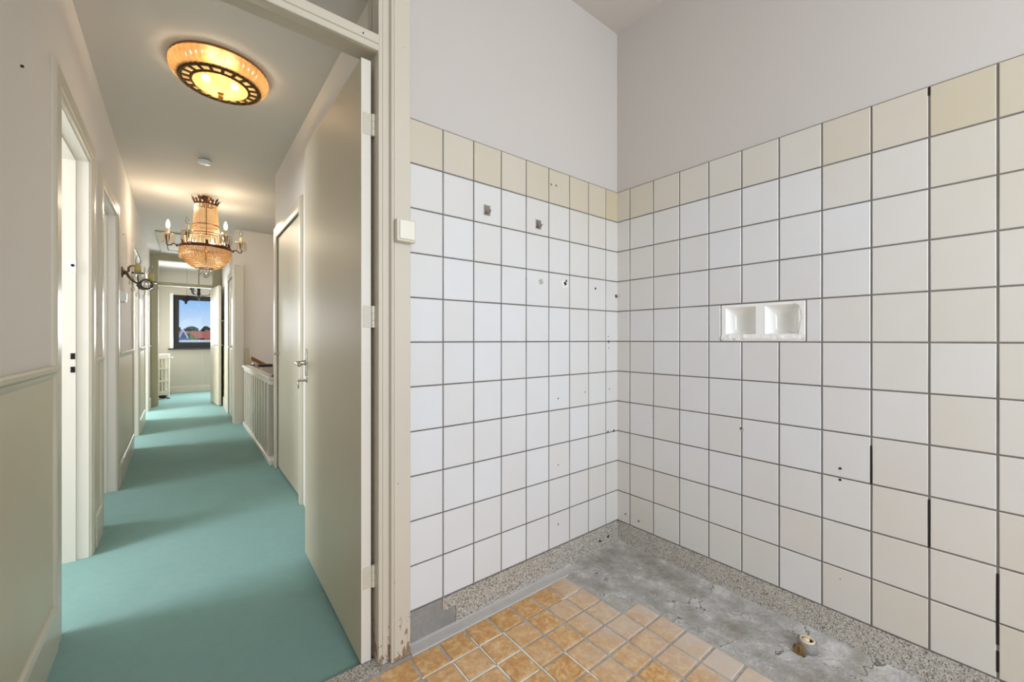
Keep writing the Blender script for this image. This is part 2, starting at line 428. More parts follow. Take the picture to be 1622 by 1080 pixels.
colsA = [(0, .74*PH)] + [((.74+k)*PH, (.74+k+1)*PH) for k in range(8)]
for ci, (a, b) in enumerate(colsA):
    for r in range(11):
        yel = .03+.13*rt.random()+(.62 if r == 10 else .16 if r == 9 else .06 if r == 8 else 0)+(.16, .13, .08, .05, 0, 0, 0, 0, 0)[ci]+(.07 if r < 2 and ci < 5 else 0)  # top, bottom and corner tiles yellowed: weaker light put into their colour
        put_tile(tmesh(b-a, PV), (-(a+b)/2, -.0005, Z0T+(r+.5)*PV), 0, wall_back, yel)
colsB = [(0, .617*PH)] + [((.617+k)*PH, (.617+k+1)*PH) for k in range(14)]
for ci, (a, b) in enumerate(colsB):
    for r in range(11):
        yel = .06+.20*rt.random()+(.32 if r == 10 else .06 if r == 9 else 0)+(.13 if ci < 2 else .08 if ci == 2 else 0)+(.10 if r < 2 else 0)+max(0, ci-6)*.085  # edge rows, corner and far end tinted to paint the light falling off
        A, B = a, b
        if r == 6:                                         # cut round the soap dish
            lo, hi = -SOAP[1], -SOAP[0]
            if a >= lo-.001 and b <= hi+.001: continue
            if a < lo < b: B = lo-.001
            elif a < hi < b: A = hi+.001
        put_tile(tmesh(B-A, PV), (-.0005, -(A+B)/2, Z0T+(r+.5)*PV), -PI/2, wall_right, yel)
# floor of the kitchen
bm = new(); box(bm, (-2.6, -3.4, -.08), (0, 0, -.0035))
floor = struct(link('floor', bm, M['joint']), 'kitchen floor of marbled orange tiles and bare screed', 'floor')
def bound(y):                                             # where the tiles stop and the bare screed begins
    if y > -.16: return -.47
    if y > -.27: return -.475
    if y > -.38: return -.415
    return -.365
FX, FY = .111, .1065
def ftile_mesh():
    w, h, t, b = FX-.010, FY-.010, .006, .002
    bm = new()
    A = [bm.verts.new(c) for c in ((-w/2, -h/2, -t), (w/2, -h/2, -t), (w/2, h/2, -t), (-w/2, h/2, -t))]
    m_ = [bm.verts.new((v.co.x, v.co.y, -b)) for v in A]
    B = [bm.verts.new((v.co.x*(1-2*b/w), v.co.y*(1-2*b/h), 0)) for v in A]
    for P, Q in ((A, m_), (m_, B)):
        for i in range(4): bm.faces.new((P[i], P[(i+1)%4], Q[(i+1)%4], Q[i]))
    bm.faces.new(B); bmesh.ops.recalc_face_normals(bm, faces=bm.faces[:])
    me = bpy.data.meshes.new('floor_tile'); bm.to_mesh(me); bm.free(); me.materials.append(M['floortile']); return me
fm = ftile_mesh()
for i in range(15):
    for j in range(17):
        cx, cy = -.36-FX*(i+.5), -.0595-FY*(j+.5)
        if cx-FX*.35 > bound(cy)-.06: continue
        if cx+FX/2 > bound(cy)+.03 and cy > -.4: continue
        o = bpy.data.objects.new('floor_tile', fm); C.objects.link(o); o.parent = floor
        o.location = (cx, cy, random.uniform(-.0006, .0006)); o.rotation_euler = (0, 0, random.uniform(-.008, .008))
# bare lumpy screed along the right wall
bm = new(); NX, NY = 56, 150; V = []
for j in range(NY+1):
    row = []
    y = -.004-(2.6)*j/NY
    for i in range(NX+1):
        x = -.66+(.66)*i/NX
        w_ = mn.fractal(Vector((x*7, y*7, 3)), 1.0, 2.0, 4)
        d = x-bound(y)-.008+.03*w_
        t = max(0, min(1, d/.03+.1))
        z = -.009+t*.0115
        z += t*(.0035*mn.fractal(Vector((x*16, y*16, 1)), .9, 2.0, 5)+.004*mn.noise(Vector((x*5, y*5, 0))))
        z += max(0, (x+.075)/.075)**2*.022+max(0, (y+.05)/.05)**2*.014*t      # fillet against the walls
        row.append(bm.verts.new((x, y, z)))
    V.append(row)
for j in range(NY):
    for i in range(NX): bm.faces.new((V[j][i], V[j+1][i], V[j+1][i+1], V[j][i+1]))
link('screed', bm, M['concrete'], floor, True)
# cement strip between base and floor tiles
bm = new(); extrude_poly(bm, [(-.061, -.004), (-.056, .0005), (-.030, .002), (-.019, .004), (-.0125, .007), (-.004, .007), (-.004, -.004)],
             lambda p, t: (t, p[0], p[1]), -1.234, -.3)
link('cement_fillet', bm, plain('pale_mortar', (190, 186, 181), .9, var=.12, scale=25, bump=.3), floor)
def strip(x0, y0, x1, y1, w=.0055):
    bm = new(); d = Vector((x1-x0, y1-y0, 0)).normalized(); n = Vector((-d.y, d.x, 0))*w/2; k = 9; A = []; B = []
    for i in range(k+1):
        p = Vector((x0, y0, 0)).lerp(Vector((x1, y1, 0)), i/k); s = random.uniform(.55, 1.25)
        A.append(bm.verts.new((p+n*s)+Vector((0, 0, -.0008)))); B.append(bm.verts.new((p-n*s)+Vector((0, 0, -.0008))))
    for i in range(k): bm.faces.new((A[i], A[i+1], B[i+1], B[i]))
    r = bmesh.ops.extrude_face_region(bm, geom=bm.faces[:])
    for v in r['geom']:
        if isinstance(v, bmesh.types.BMVert): v.co.z -= .003
    link('white_grout_line', bm, M['whitegrout'], floor)
gx = lambda k: -.36-FX*k
gy = lambda k: -.0595-FY*k
strip(gx(8), gy(1), gx(5.05), gy(1)); strip(gx(6), gy(.5), gx(6), gy(2.7)); strip(gx(5), gy(1), gx(5), gy(3.6))
strip(gx(7), gy(2), gx(5), gy(2)); strip(gx(7), gy(1.1), gx(7), gy(2.4)); strip(gx(2), gy(0), gx(3), gy(1)) if False else None
strip(gx(6.2), gy(3), gx(5.1), gy(3)); strip(gx(2.2), gy(1), gx(1.25), gy(1), .004); strip(gx(4), gy(3), gx(4), gy(4.4))
# terrazzo bases
bm = new()
pts = [(-1.088, Z0T-.002), (-1.088, .078), (-1.07, .070), (-1.052, .074), (-1.032, .072), (-1.028, .045), (-1.032, .01), (-1.03, -.003), (0, -.003), (0, Z0T-.002)]
extrude_poly(bm, pts, lambda p, t: (p[0], t, p[1]), -.012, 0)
struct(link('baseboard_back', bm, M['terrazzo']), 'speckled grey terrazzo base under the tiles beside the doorway', 'baseboard')
bm = new(); box(bm, (-1.238, -.007, -.003), (-1.02, 0, Z0T-.003)); link('cement_patch', bm, M['cement'], wall_back)
bm = new(); box(bm, (-.012, -3.39, -.003), (0, -.0, Z0T-.002))
struct(link('baseboard_right', bm, M['terrazzo']), 'long speckled grey terrazzo base along the soap dish wall', 'baseboard')
# holes, plugs and open joints in the tiling
def disc(wall, axis, c, r, name, m, lobes=2.3, amp=.25):
    d = .0012 if name == 'plaster_filling' else .0022
    bm = new(); lathe(bm, [(0, -.0065-d), (r*.7, -.0065-d), (r, -.0062-d*.6), (r, -.003)], 11, c, axis, mod=lambda i, k: 1+amp*math.sin(i*lobes)); link(name, bm, M[m], wall)
for x, z, r, nm, m in ((-.417, 1.378, .022, 'plaster_filling', 'plasterwhite'), (-.416, 1.380, .011, 'pipe_hole', 'darkwood'), (-.408, 1.394, .006, 'pipe_hole', 'darkwood'),
                    (-.575, 1.375, .015, 'plaster_filling', 'joint'), (-.191, 1.373, .006, 'screw_hole', 'crack'), (-.018, 1.345, .010, 'pipe_hole', 'darkwood'),
                    (-.082, 1.097, .008, 'screw_hole', 'grout'), (-.086, 1.124, .0035, 'screw_hole', 'grout'), (-.082, 1.063, .0035, 'screw_hole', 'grout'),
                    (-.464, .826, .0035, 'screw_hole', 'crack'), (-.272, .841, .003, 'screw_hole', 'crack'), (-.077, .842, .003, 'screw_hole', 'crack'),
                    (-.464, .509, .003, 'screw_hole', 'crack'), (-.464, .225, .0035, 'screw_hole', 'crack'), (-.088, .613, .007, 'screw_hole', 'grout'), (-.039, .613, .006, 'screw_hole', 'crack'),
                    (-.51, 1.839, .005, 'screw_hole', 'grout'), (-.477, 1.841, .005, 'screw_hole', 'grout')):
    disc(wall_back, 'Y', (x, 0, z), r, nm, m)
for x, z in ((-.161, .053), (-.093, .056)):
    bm = new(); lathe(bm, [(0, -.0135), (.006, -.0135), (.008, -.0125), (.008, -.008)], 9, (x, 0, z), 'Y', mod=lambda i, k: 1+.2*math.sin(i*2.3)); link('pipe_hole', bm, M['crack'], wall_back)
for y, z, r, nm, m in ((-.227, .72, .007, 'plaster_filling', 'joint'), (-.647, .726, .009, 'plaster_filling', 'joint'), (-.645, .730, .004, 'screw_hole', 'crack'),
                    (-.981, .642, .0045, 'screw_hole', 'crack'), (-.981, .601, .0045, 'screw_hole', 'crack'), (-.981, .243, .002, 'screw_hole', 'grout'),
                    (-.060, .169, .005, 'screw_hole', 'grout'), (-.143, .160, .006, 'screw_hole', 'grout')):
    disc(wall_right, 'X', (0, y, z), r, nm, m)
bm = new(); box(bm, (-.698, -.0069, 1.3788), (-.59, -.006, 1.3800)); link('tile_crack', bm, M['grout'], wall_back)
bm = new(); box(bm, (-.560, -.0069, 1.3768), (-.522, -.006, 1.3780)); link('tile_crack', bm, M['grout'], wall_back)
def crack(y, z0, z1):
    bm = new(); box(bm, (-.0072, y-.0022, z0), (-.001, y+.0022, z1)); link('open_joint', bm, M['crack'], wall_right)
KB = lambda k: -(.617+k)*PH
crack(KB(7), Z0T+3*PV, Z0T+4*PV-.03); crack(KB(8), Z0T+2*PV, Z0T+3*PV-.01); crack(KB(9), Z0T+.1, Z0T+2*PV-.02); crack(KB(9), Z0T+.02, Z0T+PV*.5)
crack(KB(8), ZTOP-.03, ZTOP-.004)

# ================================================================== DOORWAY FRAME (kitchen side)
XJ = -1.344; XJL = -2.262
prof = [(-1.344, .075), (-1.344, -.030), (-1.342, -.032), (-1.3315, -.032), (-1.3305, -.029), (-1.3295, -.032), (-1.3135, -.032), (-1.312, -.027),
        (-1.3065, -.027), (-1.305, -.043), (-1.302, -.046), (-1.2965, -.046), (-1.2955, -.043), (-1.294, -.046), (-1.2375, -.046), (-1.2345, -.043), (-1.2345, 0.0), (-1.25, 0.0), (-1.25, .075)]
bm = new(); extrude_poly(bm, prof, lambda p, t: (p[0], p[1], t), 0.0, 2.72)
tr = struct(link('trim_1', bm, M['cream_chip']), 'moulded cream door post with chipped foot beside the tiles', 'door frame')
bm = new(); extrude_poly(bm, [(-3.606-x, y) for x, y in prof], lambda p, t: (p[0], p[1], t), 0.0, 2.72)
struct(link('trim_2', bm, M['cream_chip']), 'moulded cream door post at the left side of the kitchen doorway', 'door frame')
# transom bar
tb = [(.07, 2.098), (.02, 2.096), (-.018, 2.086), (-.030, 2.086), (-.032, 2.088), (-.032, 2.105), (-.029, 2.107), (-.034, 2.109), (-.034, 2.137), (-.030, 2.141), (-.010, 2.146), (.03, 2.150), (.07, 2.150)]
bm = new(); extrude_poly(bm, tb, lambda p, t: (t, p[0], p[1]), XJL, XJ)
bar = struct(link('trim_3', bm, M['cream']), 'cream transom bar over the kitchen doorway with the light above', 'door frame')
bm = new(); box(bm, (-1.3985, -.0385, 2.117), (-1.3955, -.0330, 2.120)); link('screw_hole', bm, M['crack'], bar)
bm = new(); box(bm, (XJL, -.03, 2.66), (XJ, .075, 2.72)); struct(link('trim_4', bm, M['cream']), 'cream head of the transom light above the doorway', 'door frame')
bm = new(); box(bm, (XJL, .030, 2.148), (XJ, .034, 2.662)); struct(link('window_3', bm, M['pane']), 'clear glass transom pane above the kitchen doorway', 'window')
# threshold
bm = new(); box(bm, (XJL, -.050, -.02), (XJ, .012, .004)); struct(link('trim_5', bm, M['terrazzo']), 'terrazzo threshold strip under the open cream door', 'threshold')

# open door leaf
LR = math.radians(-.6)
leaf = empty('door_1', (-1.390, .007, 0.0), LR)
struct(leaf, 'tall plain cream door standing open into the hall, nearest the viewer', 'door')
bm = new(); vv = box(bm, (0, 0, .006), (.034, .887, 2.066))
for v in vv: v.co.z += .02*v.co.y          # the old door has sagged out of square
dp_ = link('door_panel', bm, M['leaf'], leaf)
dp_.data.materials.append(M['cream_jamb'])              # the lock edges are painted in the paler cream
for f in dp_.data.polygons:
    if abs(f.normal.y) > .9: f.material_index = 1
b_ = dp_.modifiers.new('bevel', 'BEVEL'); b_.width = .002; b_.segments = 2; b_.limit_method = 'ANGLE'
for z in (1.846, 1.186, .293):
    bm = new(); box(bm, (.006, -.002, z-.037), (.034, .0, z+.037))
    h = link('hinge', bm, M['cream'], leaf, bevel=.0008)
    for a, b in ((-.037, -.013), (-.012, .012), (.013, .037)):
        bm = new(); lathe(bm, [(.0066, z+a), (.0066, z+b)], 12, (.041, -.001, 0)); link('hinge_knuckle', bm, M['cream'], h)
    for dz in (-.025, 0, .025):
        bm = new(); lathe(bm, [(.0035, 0), (.003, -.0034), (0, -.0034)], 10, (.018+(.006 if dz == 0 else -.0), 0, z+dz), 'Y'); link('screw', bm, M['switch2'], h)
# handle: plate, neck, lever
yh = .842
hm = new(); extrude_poly(hm, [(yh-.011, .925), (yh-.013, .94), (yh-.013, 1.04), (yh-.009, 1.058), (yh, 1.064), (yh+.009, 1.058), (yh+.013, 1.04), (yh+.013, .94), (yh+.011, .925)],
                          lambda p, t: (t, p[0], p[1]), -.007, 0)
hd = link('handle', hm, M['chrome'], leaf, bevel=.001)
bm = new(); lathe(bm, [(.014, 0), (.012, -.02), (.009, -.03), (.009, -.045)], 16, (0, yh, .992), 'X'); link('handle_neck', bm, M['chrome'], hd, True)
bm = new(); tube(bm, [(-.044, yh+.006, .992), (-.048, yh-.01, .992), (-.052, yh-.06, .990), (-.052, yh-.10, .988)], .0085, 12, [1.1, 1.1, .95, 1.15]); link('lever', bm, M['chrome'], hd, True)
bm = new(); lathe(bm, [(.013, 0), (.013, -.004), (.007, -.006), (.0065, -.042), (0, -.043)], 14, (0, yh, .905), 'X')
lk = link('thumb_turn', bm, M['chrome'], leaf, True)
bm = new(); tube(bm, [(-.038, yh, .907), (-.038, yh, .866)], .004, 10); link('turn_pin', bm, M['chrome'], lk, True)

# kitchen light switch on the post
sw = empty('light_switch', (-1.2615, -.046, 1.482)); tag(sw, 'square ivory rocker light switch mounted on the cream door post', 'switch')
bm = new(); box(bm, (-.035, -.028, -.039), (.035, 0, .039)); link('switch_box', bm, M['switch2'], sw, bevel=.005)
bm = new(); box(bm, (-.0265, -.033, -.031), (.0285, -.027, .033)); link('rocker', bm, M['switch'], sw, bevel=.0025)
# ------------------------------------------------------------------ hooks on the tiles
def hook(x, z, label):
    h = empty('wall_hook', (x, -.0068, z)); tag(h, label, 'hook', 'steel hooks on the tiles')
    bm = new(); box(bm, (-.0165, -.0015, -.021), (.0165, 0, .021)); link('back_plate', bm, M['steel'], h, bevel=.0005)
    bm = new()
    pts = [(-.0015, .014), (-.003, -.006), (-.006, -.0135), (-.014, -.0135), (-.022, -.002)]
    pts2 = [(a-.0018, b) for a, b in pts]
    A = []
    for (u, v), (u2, v2) in zip(pts, pts2):
        A.append([bm.verts.new((-.0062, u, v)), bm.verts.new((.0062, u, v)), bm.verts.new((.0062, u2, v2-.001)), bm.verts.new((-.0062, u2, v2-.001))])
    for P, Q in zip(A, A[1:]):
        for i in range(4): bm.faces.new((P[i], P[(i+1)%4], Q[(i+1)%4], Q[i]))
    bm.faces.new(A[0]); bm.faces.new(A[-1])
    link('hook_tongue', bm, M['steel'], h)
hook(-.8795, 1.6435, 'square steel adhesive hook on the tiles, the one nearer the doorway')
hook(-.592, 1.6355, 'square steel adhesive hook on the tiles, the one nearer the room corner')
# ------------------------------------------------------------------ soap dish
sd = empty('soap_dish', (0, -.719, 1.1795)); tag(sd, 'white ceramic double soap niche with broken rim set into the tiled wall', 'soap dish')
y0, y1, z0, z1 = -.1565, .1565, -.0785, .0785
holes = ((.018, .138, -.049, .066), (-.133, -.018, -.049, .066))
bm = new()
ys = sorted({y0, y1, *[h[0] for h in holes], *[h[1] for h in holes]}); zs = sorted({z0, z1, -.049, .066})
inh = lambda y, z: any(a < y < b and c < z < d for a, b, c, d in holes)
cells(bm, [-.0075, .0], ys, zs, lambda x, y, z: not inh(y, z))
link('rim', bm, M['ceramic'], sd, bevel=.002)
for a, b, c, d in holes:
    bm = new(); n = 7
    # rounded tray: front opening loop to a smaller back loop, slightly slanted
    def loop(x, i_, r):
        L = []
        for cy_, cz_, s in ((b-i_-r, d-i_-r, 0), (a+i_+r, d-i_-r, 1), (a+i_+r, c+i_*.4+r, 2), (b-i_-r, c+i_*.4+r, 3)):
            for k in range(n):
                an = s*PI/2+k/(n-1)*PI/2; L.append(bm.verts.new((x, cy_+r*math.cos(an), cz_+r*math.sin(an))))
        return L
    Ls = [loop(-.0085, -.001, .004), loop(-.003, .002, .006), loop(.030, .010, .016), loop(.046, .020, .020), loop(.052, .034, .014)]
    for P, Q in zip(Ls, Ls[1:]):
        for i in range(len(P)): bm.faces.new((P[i], P[(i+1)%len(P)], Q[(i+1)%len(P)], Q[i]))
    bm.faces.new(Ls[-1]); t_ = link('tray', bm, M['ceramic'], sd, True)
bm = new(); NB = 44; A = []
rs = random.Random(5)
for i in range(NB+1):
    y = y0+(y1-y0)*i/NB; w1_ = mn.fractal(Vector((y*38, 2, 5)), 1, 2, 3); w2_ = mn.noise(Vector((y*60, 8, 1))); hh = -.054+.009*w1_; dd = -.0100-.0028*w2_
    A.append([bm.verts.new(c) for c in ((-.004, y, -.077), (dd, y, -.074), (dd-.002, y, (hh-.078)/2), (-.007, y, hh))])
for P, Q in zip(A, A[1:]):
    for i in range(4): bm.faces.new((P[i], P[(i+1)%4], Q[(i+1)%4], Q[i]))
bm.faces.new(A[0]); bm.faces.new(A[-1])
link('broken_lip', bm, M['plasterwhite'], sd)
bm = new(); pts = [(-.120, .070), (-.135, .062), (-.143, .04), (-.146, .01), (-.141, .0), (-.139, -.03), (-.134, -.05), (-.154, -.05), (-.155, .074), (-.12, .074)]
extrude_poly(bm, pts, lambda p, t: (t, p[0], p[1]), -.0095, -.005); link('broken_edge', bm, M['plasterwhite'], sd)
# ------------------------------------------------------------------ drain stub
dr = empty('drain_pipe', (-.124, -.914, -.002)); tag(dr, 'short grey drain pipe stub with cream plug standing in the bare screed', 'pipe')
bm = new(); lathe(bm, [(.031, 0), (.029, .038), (.026, .040), (.0245, .040), (.0245, .02)], 20); link('pipe_wall', bm, M['cement'], dr, True)
bm = new(); lathe(bm, [(.0235, .02), (.0235, .043), (.018, .044), (.017, .036), (.0, .036)], 20); link('ring', bm, plain('cream_pipe_ring', (222, 210, 182), .6, var=.15), dr, True)
bm = new(); lathe(bm, [(.0168, .030), (.0168, .038), (0, .038)], 14); link('plug_gap', bm, M['crack'], dr)
bm = new(); lathe(bm, [(.011, .030), (.0105, .046), (.0, .047)], 12, (-.003, .003, 0)); link('plug', bm, plain('pinkish_plug', (226, 196, 164), .6), dr, True)
bm = new(); lathe(bm, [(.021, 0), (.019, .016), (.013, .030), (.005, .034), (0, .034)], 11, (-.036, .012, 0), mod=lambda i, k: 1+.28*math.sin(i*1.9+k)); link('mortar_lump', bm, plain('brown_mortar', (118, 94, 58), .9, var=.4, scale=80, bump=.5), dr)

# ================================================================== THE HALL SHELL
HZ = 2.58; HF = -.012; XL, XR, XF = -2.235, -1.235, -1.36
# carpet with the stairwell left open
bm = new()
cells(bm, [-4.15, XR+.02, .6], [.012, 2.78, 5.15, 7.45, 9.9], [-.12, HF], lambda x, y, z: not (x > XR and 2.78 < y < 5.15))
struct(link('floor_hall', bm, M['carpet']), 'teal green carpet running down the long hall', 'carpet')
bm = new(); box(bm, (-4.15, .08, HZ), (.6, 9.9, HZ+.15)); struct(link('ceiling_hall', bm, M['ceil']), 'white hall ceiling carrying the chandelier', 'ceiling')
# left wall with four door openings
_b0 = set(C.objects)
OP = [(.89, 1.61, 2.025), (2.05, 2.79, 2.025), (4.29, 5.04, 2.0), (6.22, 7.10, 2.0)]
ys = sorted({.08, 9.85, *[o[0] for o in OP], *[o[1] for o in OP]})
bm = new(); cells(bm, [XL-.10, XL], ys, [-.1, 2.0, 2.025, HZ], lambda x, y, z: not any(a < y < b and z < c for a, b, c in OP))
wl = struct(link('wall_hall_left', bm, M['hallwall']), 'white left hall wall with four doorways and a wall sconce', 'wall')
bm = new(); lathe(bm, [(.004, 0), (.004, .006), (0, .007)], 8, (XL, .425, 1.903), 'X'); link('screw', bm, M['iron'], wl)
bm = new(); lathe(bm, [(.004, 0), (.004, .006), (0, .007)], 8, (XL, 3.35, 2.0), 'X'); link('screw', bm, M['iron'], wl)
# casings of the left doors + linings
CP = [(0, -.002), (0, .010), (.006, .013), (.03, .013), (.034, .016), (.092, .016), (.100, .014), (.108, .008), (.108, -.002)]
tn = 6
for k, (a, b, c) in enumerate(OP):
    nth = ('first', 'second', 'third', 'fourth')[k]
    bm = new(); sweep_u(bm, a, b, c, CP, lambda u, z, h: (XL+h, u, z), HF)
    t = struct(link('trim_%d' % tn, bm, M['cream']), 'cream moulded casing of the %s doorway on the left hall wall' % nth, 'door frame'); tn += 1
    # lining: two jambs and a head, with a rebate step
    bm = new()
    stepp = [(-.102, 0), (-.102, .012), (-.045, .012), (-.045, .004), (.001, .004), (.001, 0)]
    rows = []
    for (u, z, su, sz) in ((a, HF, 1, 0), (a, c, 1, -1), (b, c, -1, -1), (b, HF, -1, 0)):
        rows.append([bm.verts.new((XL+d, u+su*o, z+sz*o)) for d, o in stepp])
    for A, B in zip(rows, rows[1:]):
        for i in range(len(stepp)): bm.faces.new((A[i], A[(i+1)%len(stepp)], B[(i+1)%len(stepp)], B[i]))
    bm.faces.new(rows[0]); bm.faces.new(rows[-1])
    lin = link('door_lining', bm, M['cream_jamb'], t)
    if k < 1:
        for z, hh in ((1.024, .020), (.956, .020)):
            bm = new(); box(bm, (XL-.063, b-.0135, z-hh/2-.005), (XL-.047, b-.0122, z+hh/2+.005)); s = link('strike_hole', bm, M['crack'], t)
        bm = new(); box(bm, (XL-.066, b-.0150, 1.448), (XL-.044, b-.0120, 1.508)); s = link('bolt_plate', bm, M['white'], t)
        bm = new(); lathe(bm, [(.007, 0), (.007, -.003), (0, -.003)], 12, (XL-.055, b-.0150, 1.482), 'Y'); link('bolt_hole', bm, M['crack'], s)
# chair rails, wainscot, baseboards on the left wall between openings
SEG = [(.08, .782), (1.718, 1.942), (2.898, 4.182), (5.148, 6.112), (7.208, 7.70)]
names = ('nearest the kitchen', 'between the first two left doorways', 'below the sconce', 'past the third left doorway', 'beside the end room')
for k, (a, b) in enumerate(SEG):
    bm = new(); extrude_poly(bm, [(-.002, .965), (.006, .965), (.010, .975), (.012, .985), (.024, .995), (.026, 1.008), (.018, 1.013), (-.002, 1.013)], lambda p, t: (XL+p[0], t, p[1]), a, b)
    struct(link('trim_%d' % tn, bm, M['cream']), 'cream chair rail on the left wall %s' % names[k], 'rail'); tn += 1
    bm = new(); box(bm, (XL-.001, a, .10), (XL+.006, b, .967))
    struct(link('wainscot', bm, M['wainscot']), 'glossy cream lower wall panel %s' % names[k], 'panel')
    bm = new(); extrude_poly(bm, [(-.002, HF-.01), (.020, HF-.01), (.020, .13), (.016, .145), (.010, .15), (-.002, .15)], lambda p, t: (XL+p[0], t, p[1]), a, b)
    struct(link('baseboard_%s' % ('left' if k == 0 else 'left_%d' % (k+1)), bm, M['cream']), 'cream skirting board %s' % names[k], 'baseboard')
# rooms left of the hall
bm = new()
yr = [.08, .20, 1.78, 1.88, 3.45, 3.55, 5.55, 5.65, 7.50, 7.65]
wy = [(.7, 1.6), (2.2, 3.1), (4.2, 5.1), (6.2, 7.1)]
ys = sorted({*yr, *[v for w in wy for v in w]})
cells(bm, [-4.15, -4.0, XL-.10], ys, [-.1, 1.0, 2.1, HZ],
      lambda x, y, z: (x < -4.0 and not any(a < y < b and 1.0 < z < 2.1 for a, b in wy)) or (x > -4.0 and any(a < y < b for a, b in ((.08, .20), (1.78, 1.88), (3.45, 3.55), (5.55, 5.65), (7.50, 7.65)))))
struct(link('wall_side_rooms', bm, M['hallwall']), 'white walls of the bright rooms behind the left doorways', 'wall')
LW = [o for o in C.objects if o not in _b0 and o.parent is None]
# ------------------------------------------------------------------ right side: closet wall
bm = new()
cells(bm, [XR, XR+.12], [.08, 1.745, 2.665, 2.78], [-.1, 2.0, HZ], lambda x, y, z: not (1.745 < y < 2.665 and z < 2.0))
struct(link('wall_hall_right', bm, M['hallwall']), 'white right hall wall holding the closet door', 'wall')
bm = new(); box(bm, (XR+.12, .08, -.1), (XR+.16, 2.78, HZ)); struct(link('wall_closet', bm, M['hallwall']), 'back wall of the closet', 'wall')
bm = new(); sweep_u(bm, 1.745, 2.665, 2.0, [(0, -.01), (0, .012), (.03, .018), (.085, .018), (.092, .006), (.092, -.01)], lambda u, z, h: (XR-h, u, z), HF)
struct(link('trim_%d' % tn, bm, M['cream']), 'cream frame round the closet door', 'door frame'); tn += 1
d2 = empty('door_2', (XR, 1.747, HF)); struct(d2, 'flat glossy cream closet door between open door and balustrade', 'door')
bm = new(); box(bm, (.004, .002, .012), (.036, .914, 2.008)); link('door_panel', bm, M['leaf'], d2, bevel=.003)
bm = new(); lathe(bm, [(.009, 0), (.009, -.003), (.005, -.008), (.005, -.022), (.011, -.028), (.012, -.036), (.007, -.042), (0, -.043)], 14, (.004, .865, 1.0), 'X'); link('knob', bm, M['chrome'], d2, True)
# stairwell walls
bm = new()
cells(bm, [XF, -.30, -.18], [2.66, 2.78, 5.15, 5.27], [-2.6, HZ], lambda x, y, z: (y > 2.78 and (x > -.30 or y > 5.15)))
# right part near closet is the closet's end wall
bm2 = new(); box(bm2, (XR+.02, 2.70, -2.6), (-.30, 2.78, HZ)); struct(link('wall_stair_near', bm2, M['hallwall']), 'wall between the closet and the stairwell', 'wall')
struct(link('wall_stair', bm, M['hallwall']), 'white wall beyond the balustrade over the stairwell', 'wall')
bm = new(); box(bm, (XR-.1, 2.78, -2.6), (-.3, 5.15, -2.5)); struct(link('floor_stairwell', bm, M['darkwood']), 'dark floor at the foot of the stairwell', 'floor')
bm = new(); box(bm, (XR-.1, 2.78, -2.5), (XR+.02, 5.15, -.12)); struct(link('wall_stair_under', bm, M['hallwall']), 'stairwell side below the hall carpet', 'wall')
# wainscot on the stair wall with sloping top
bm = new(); extrude_poly(bm, [(-1.262, -.11), (-1.262, 1.0), (-1.192, 1.0), (-1.192, .87), (-.30, .33), (-.30, -.9), (-1.1, -.4)], lambda p, t: (p[0], t, p[1]), 5.138, 5.15)
struct(link('wainscot_stair', bm, M['wainscot']), 'cream panel with sloping top on the stairwell wall', 'panel')
st = empty('staircase', (0, 0, 0)); struct(st, 'dark carpeted stairs going down behind the balustrade', 'stairs')
for i in range(8):
    x0 = -1.21+.115*i; bm = new(); box(bm, (x0, 3.9, -.25-.17*i-.17), (x0+.115, 5.137, -.20-.17*i)); link('stair_step', bm, M['darkwood'], st)
# balustrade
bl = empty('balustrade', (XR-.01, 2.80, HF)); tag(bl, 'low cream slatted balustrade guarding the stairwell on the right of the hall', 'balustrade')
L = 2.21
bm = new(); box(bm, (-.035, -.015, 0), (.03, L, .045)); link('base_rail', bm, M['cream_jamb'], bl, bevel=.004)
bm = new(); box(bm, (-.028, -.01, .715), (.03, L, .755)); link('rail', bm, M['cream_jamb'], bl, bevel=.004)
bm = new(); box(bm, (-.045, -.02, .757), (.035, L+.02, .785)); link('top_board', bm, M['cream_jamb'], bl, bevel=.005)
bm = new(); box(bm, (-.02, -.03, .786), (.10, .16, .808)); tag(link('wood_cap', bm, M['brownwood'], bl, bevel=.003), 'varnished brown wood cap', None)
for k in range(11):
    y = .20+k*(L-.25)/10; bm = new(); box(bm, (-.022, y-.052, .045), (.020, y+.052, .715)); link('baluster', bm, M['cream'], bl, bevel=.004)
# stair handrail
hr = empty('stair_handrail', (-1.18, 5.06, .86)); tag(hr, 'brown wooden stair handrail sloping down the wall behind the balustrade', 'handrail')
bm = new(); extrude_poly(bm, [(-.022, -.026), (-.026, .0), (-.018, .024), (.018, .024), (.026, .0), (.022, -.026)], lambda p, t: (t, p[0], p[1]-.61*t), 0, .85); link('rail', bm, M['brownwood'], hr)
bm = new(); lathe(bm, [(0, -.03), (.02, -.024), (.03, 0), (.02, .024), (0, .03)], 16, (.01, -.16, -.07)); link('ball', bm, M['chrome'], hr, True)
bm = new(); tube(bm, [(.01, -.16, -.07), (.01, .0, -.08), (.01, .085, -.08)], .008); link('bracket', bm, M['chrome'], hr, True)
lp = empty('stair_newel', (-1.08, 4.55, -.30)); tag(lp, 'cream stair post with dark wooden cap behind the balustrade', 'post')
bm = new(); box(bm, (-.05, -.05, -.4), (.13, .05, 1.07)); link('post', bm, M['cream_jamb'], lp, bevel=.004)
bm = new(); box(bm, (-.085, -.06, 1.07), (.07, .06, 1.10)); link('cap', bm, M['darkwood'], lp, bevel=.004)
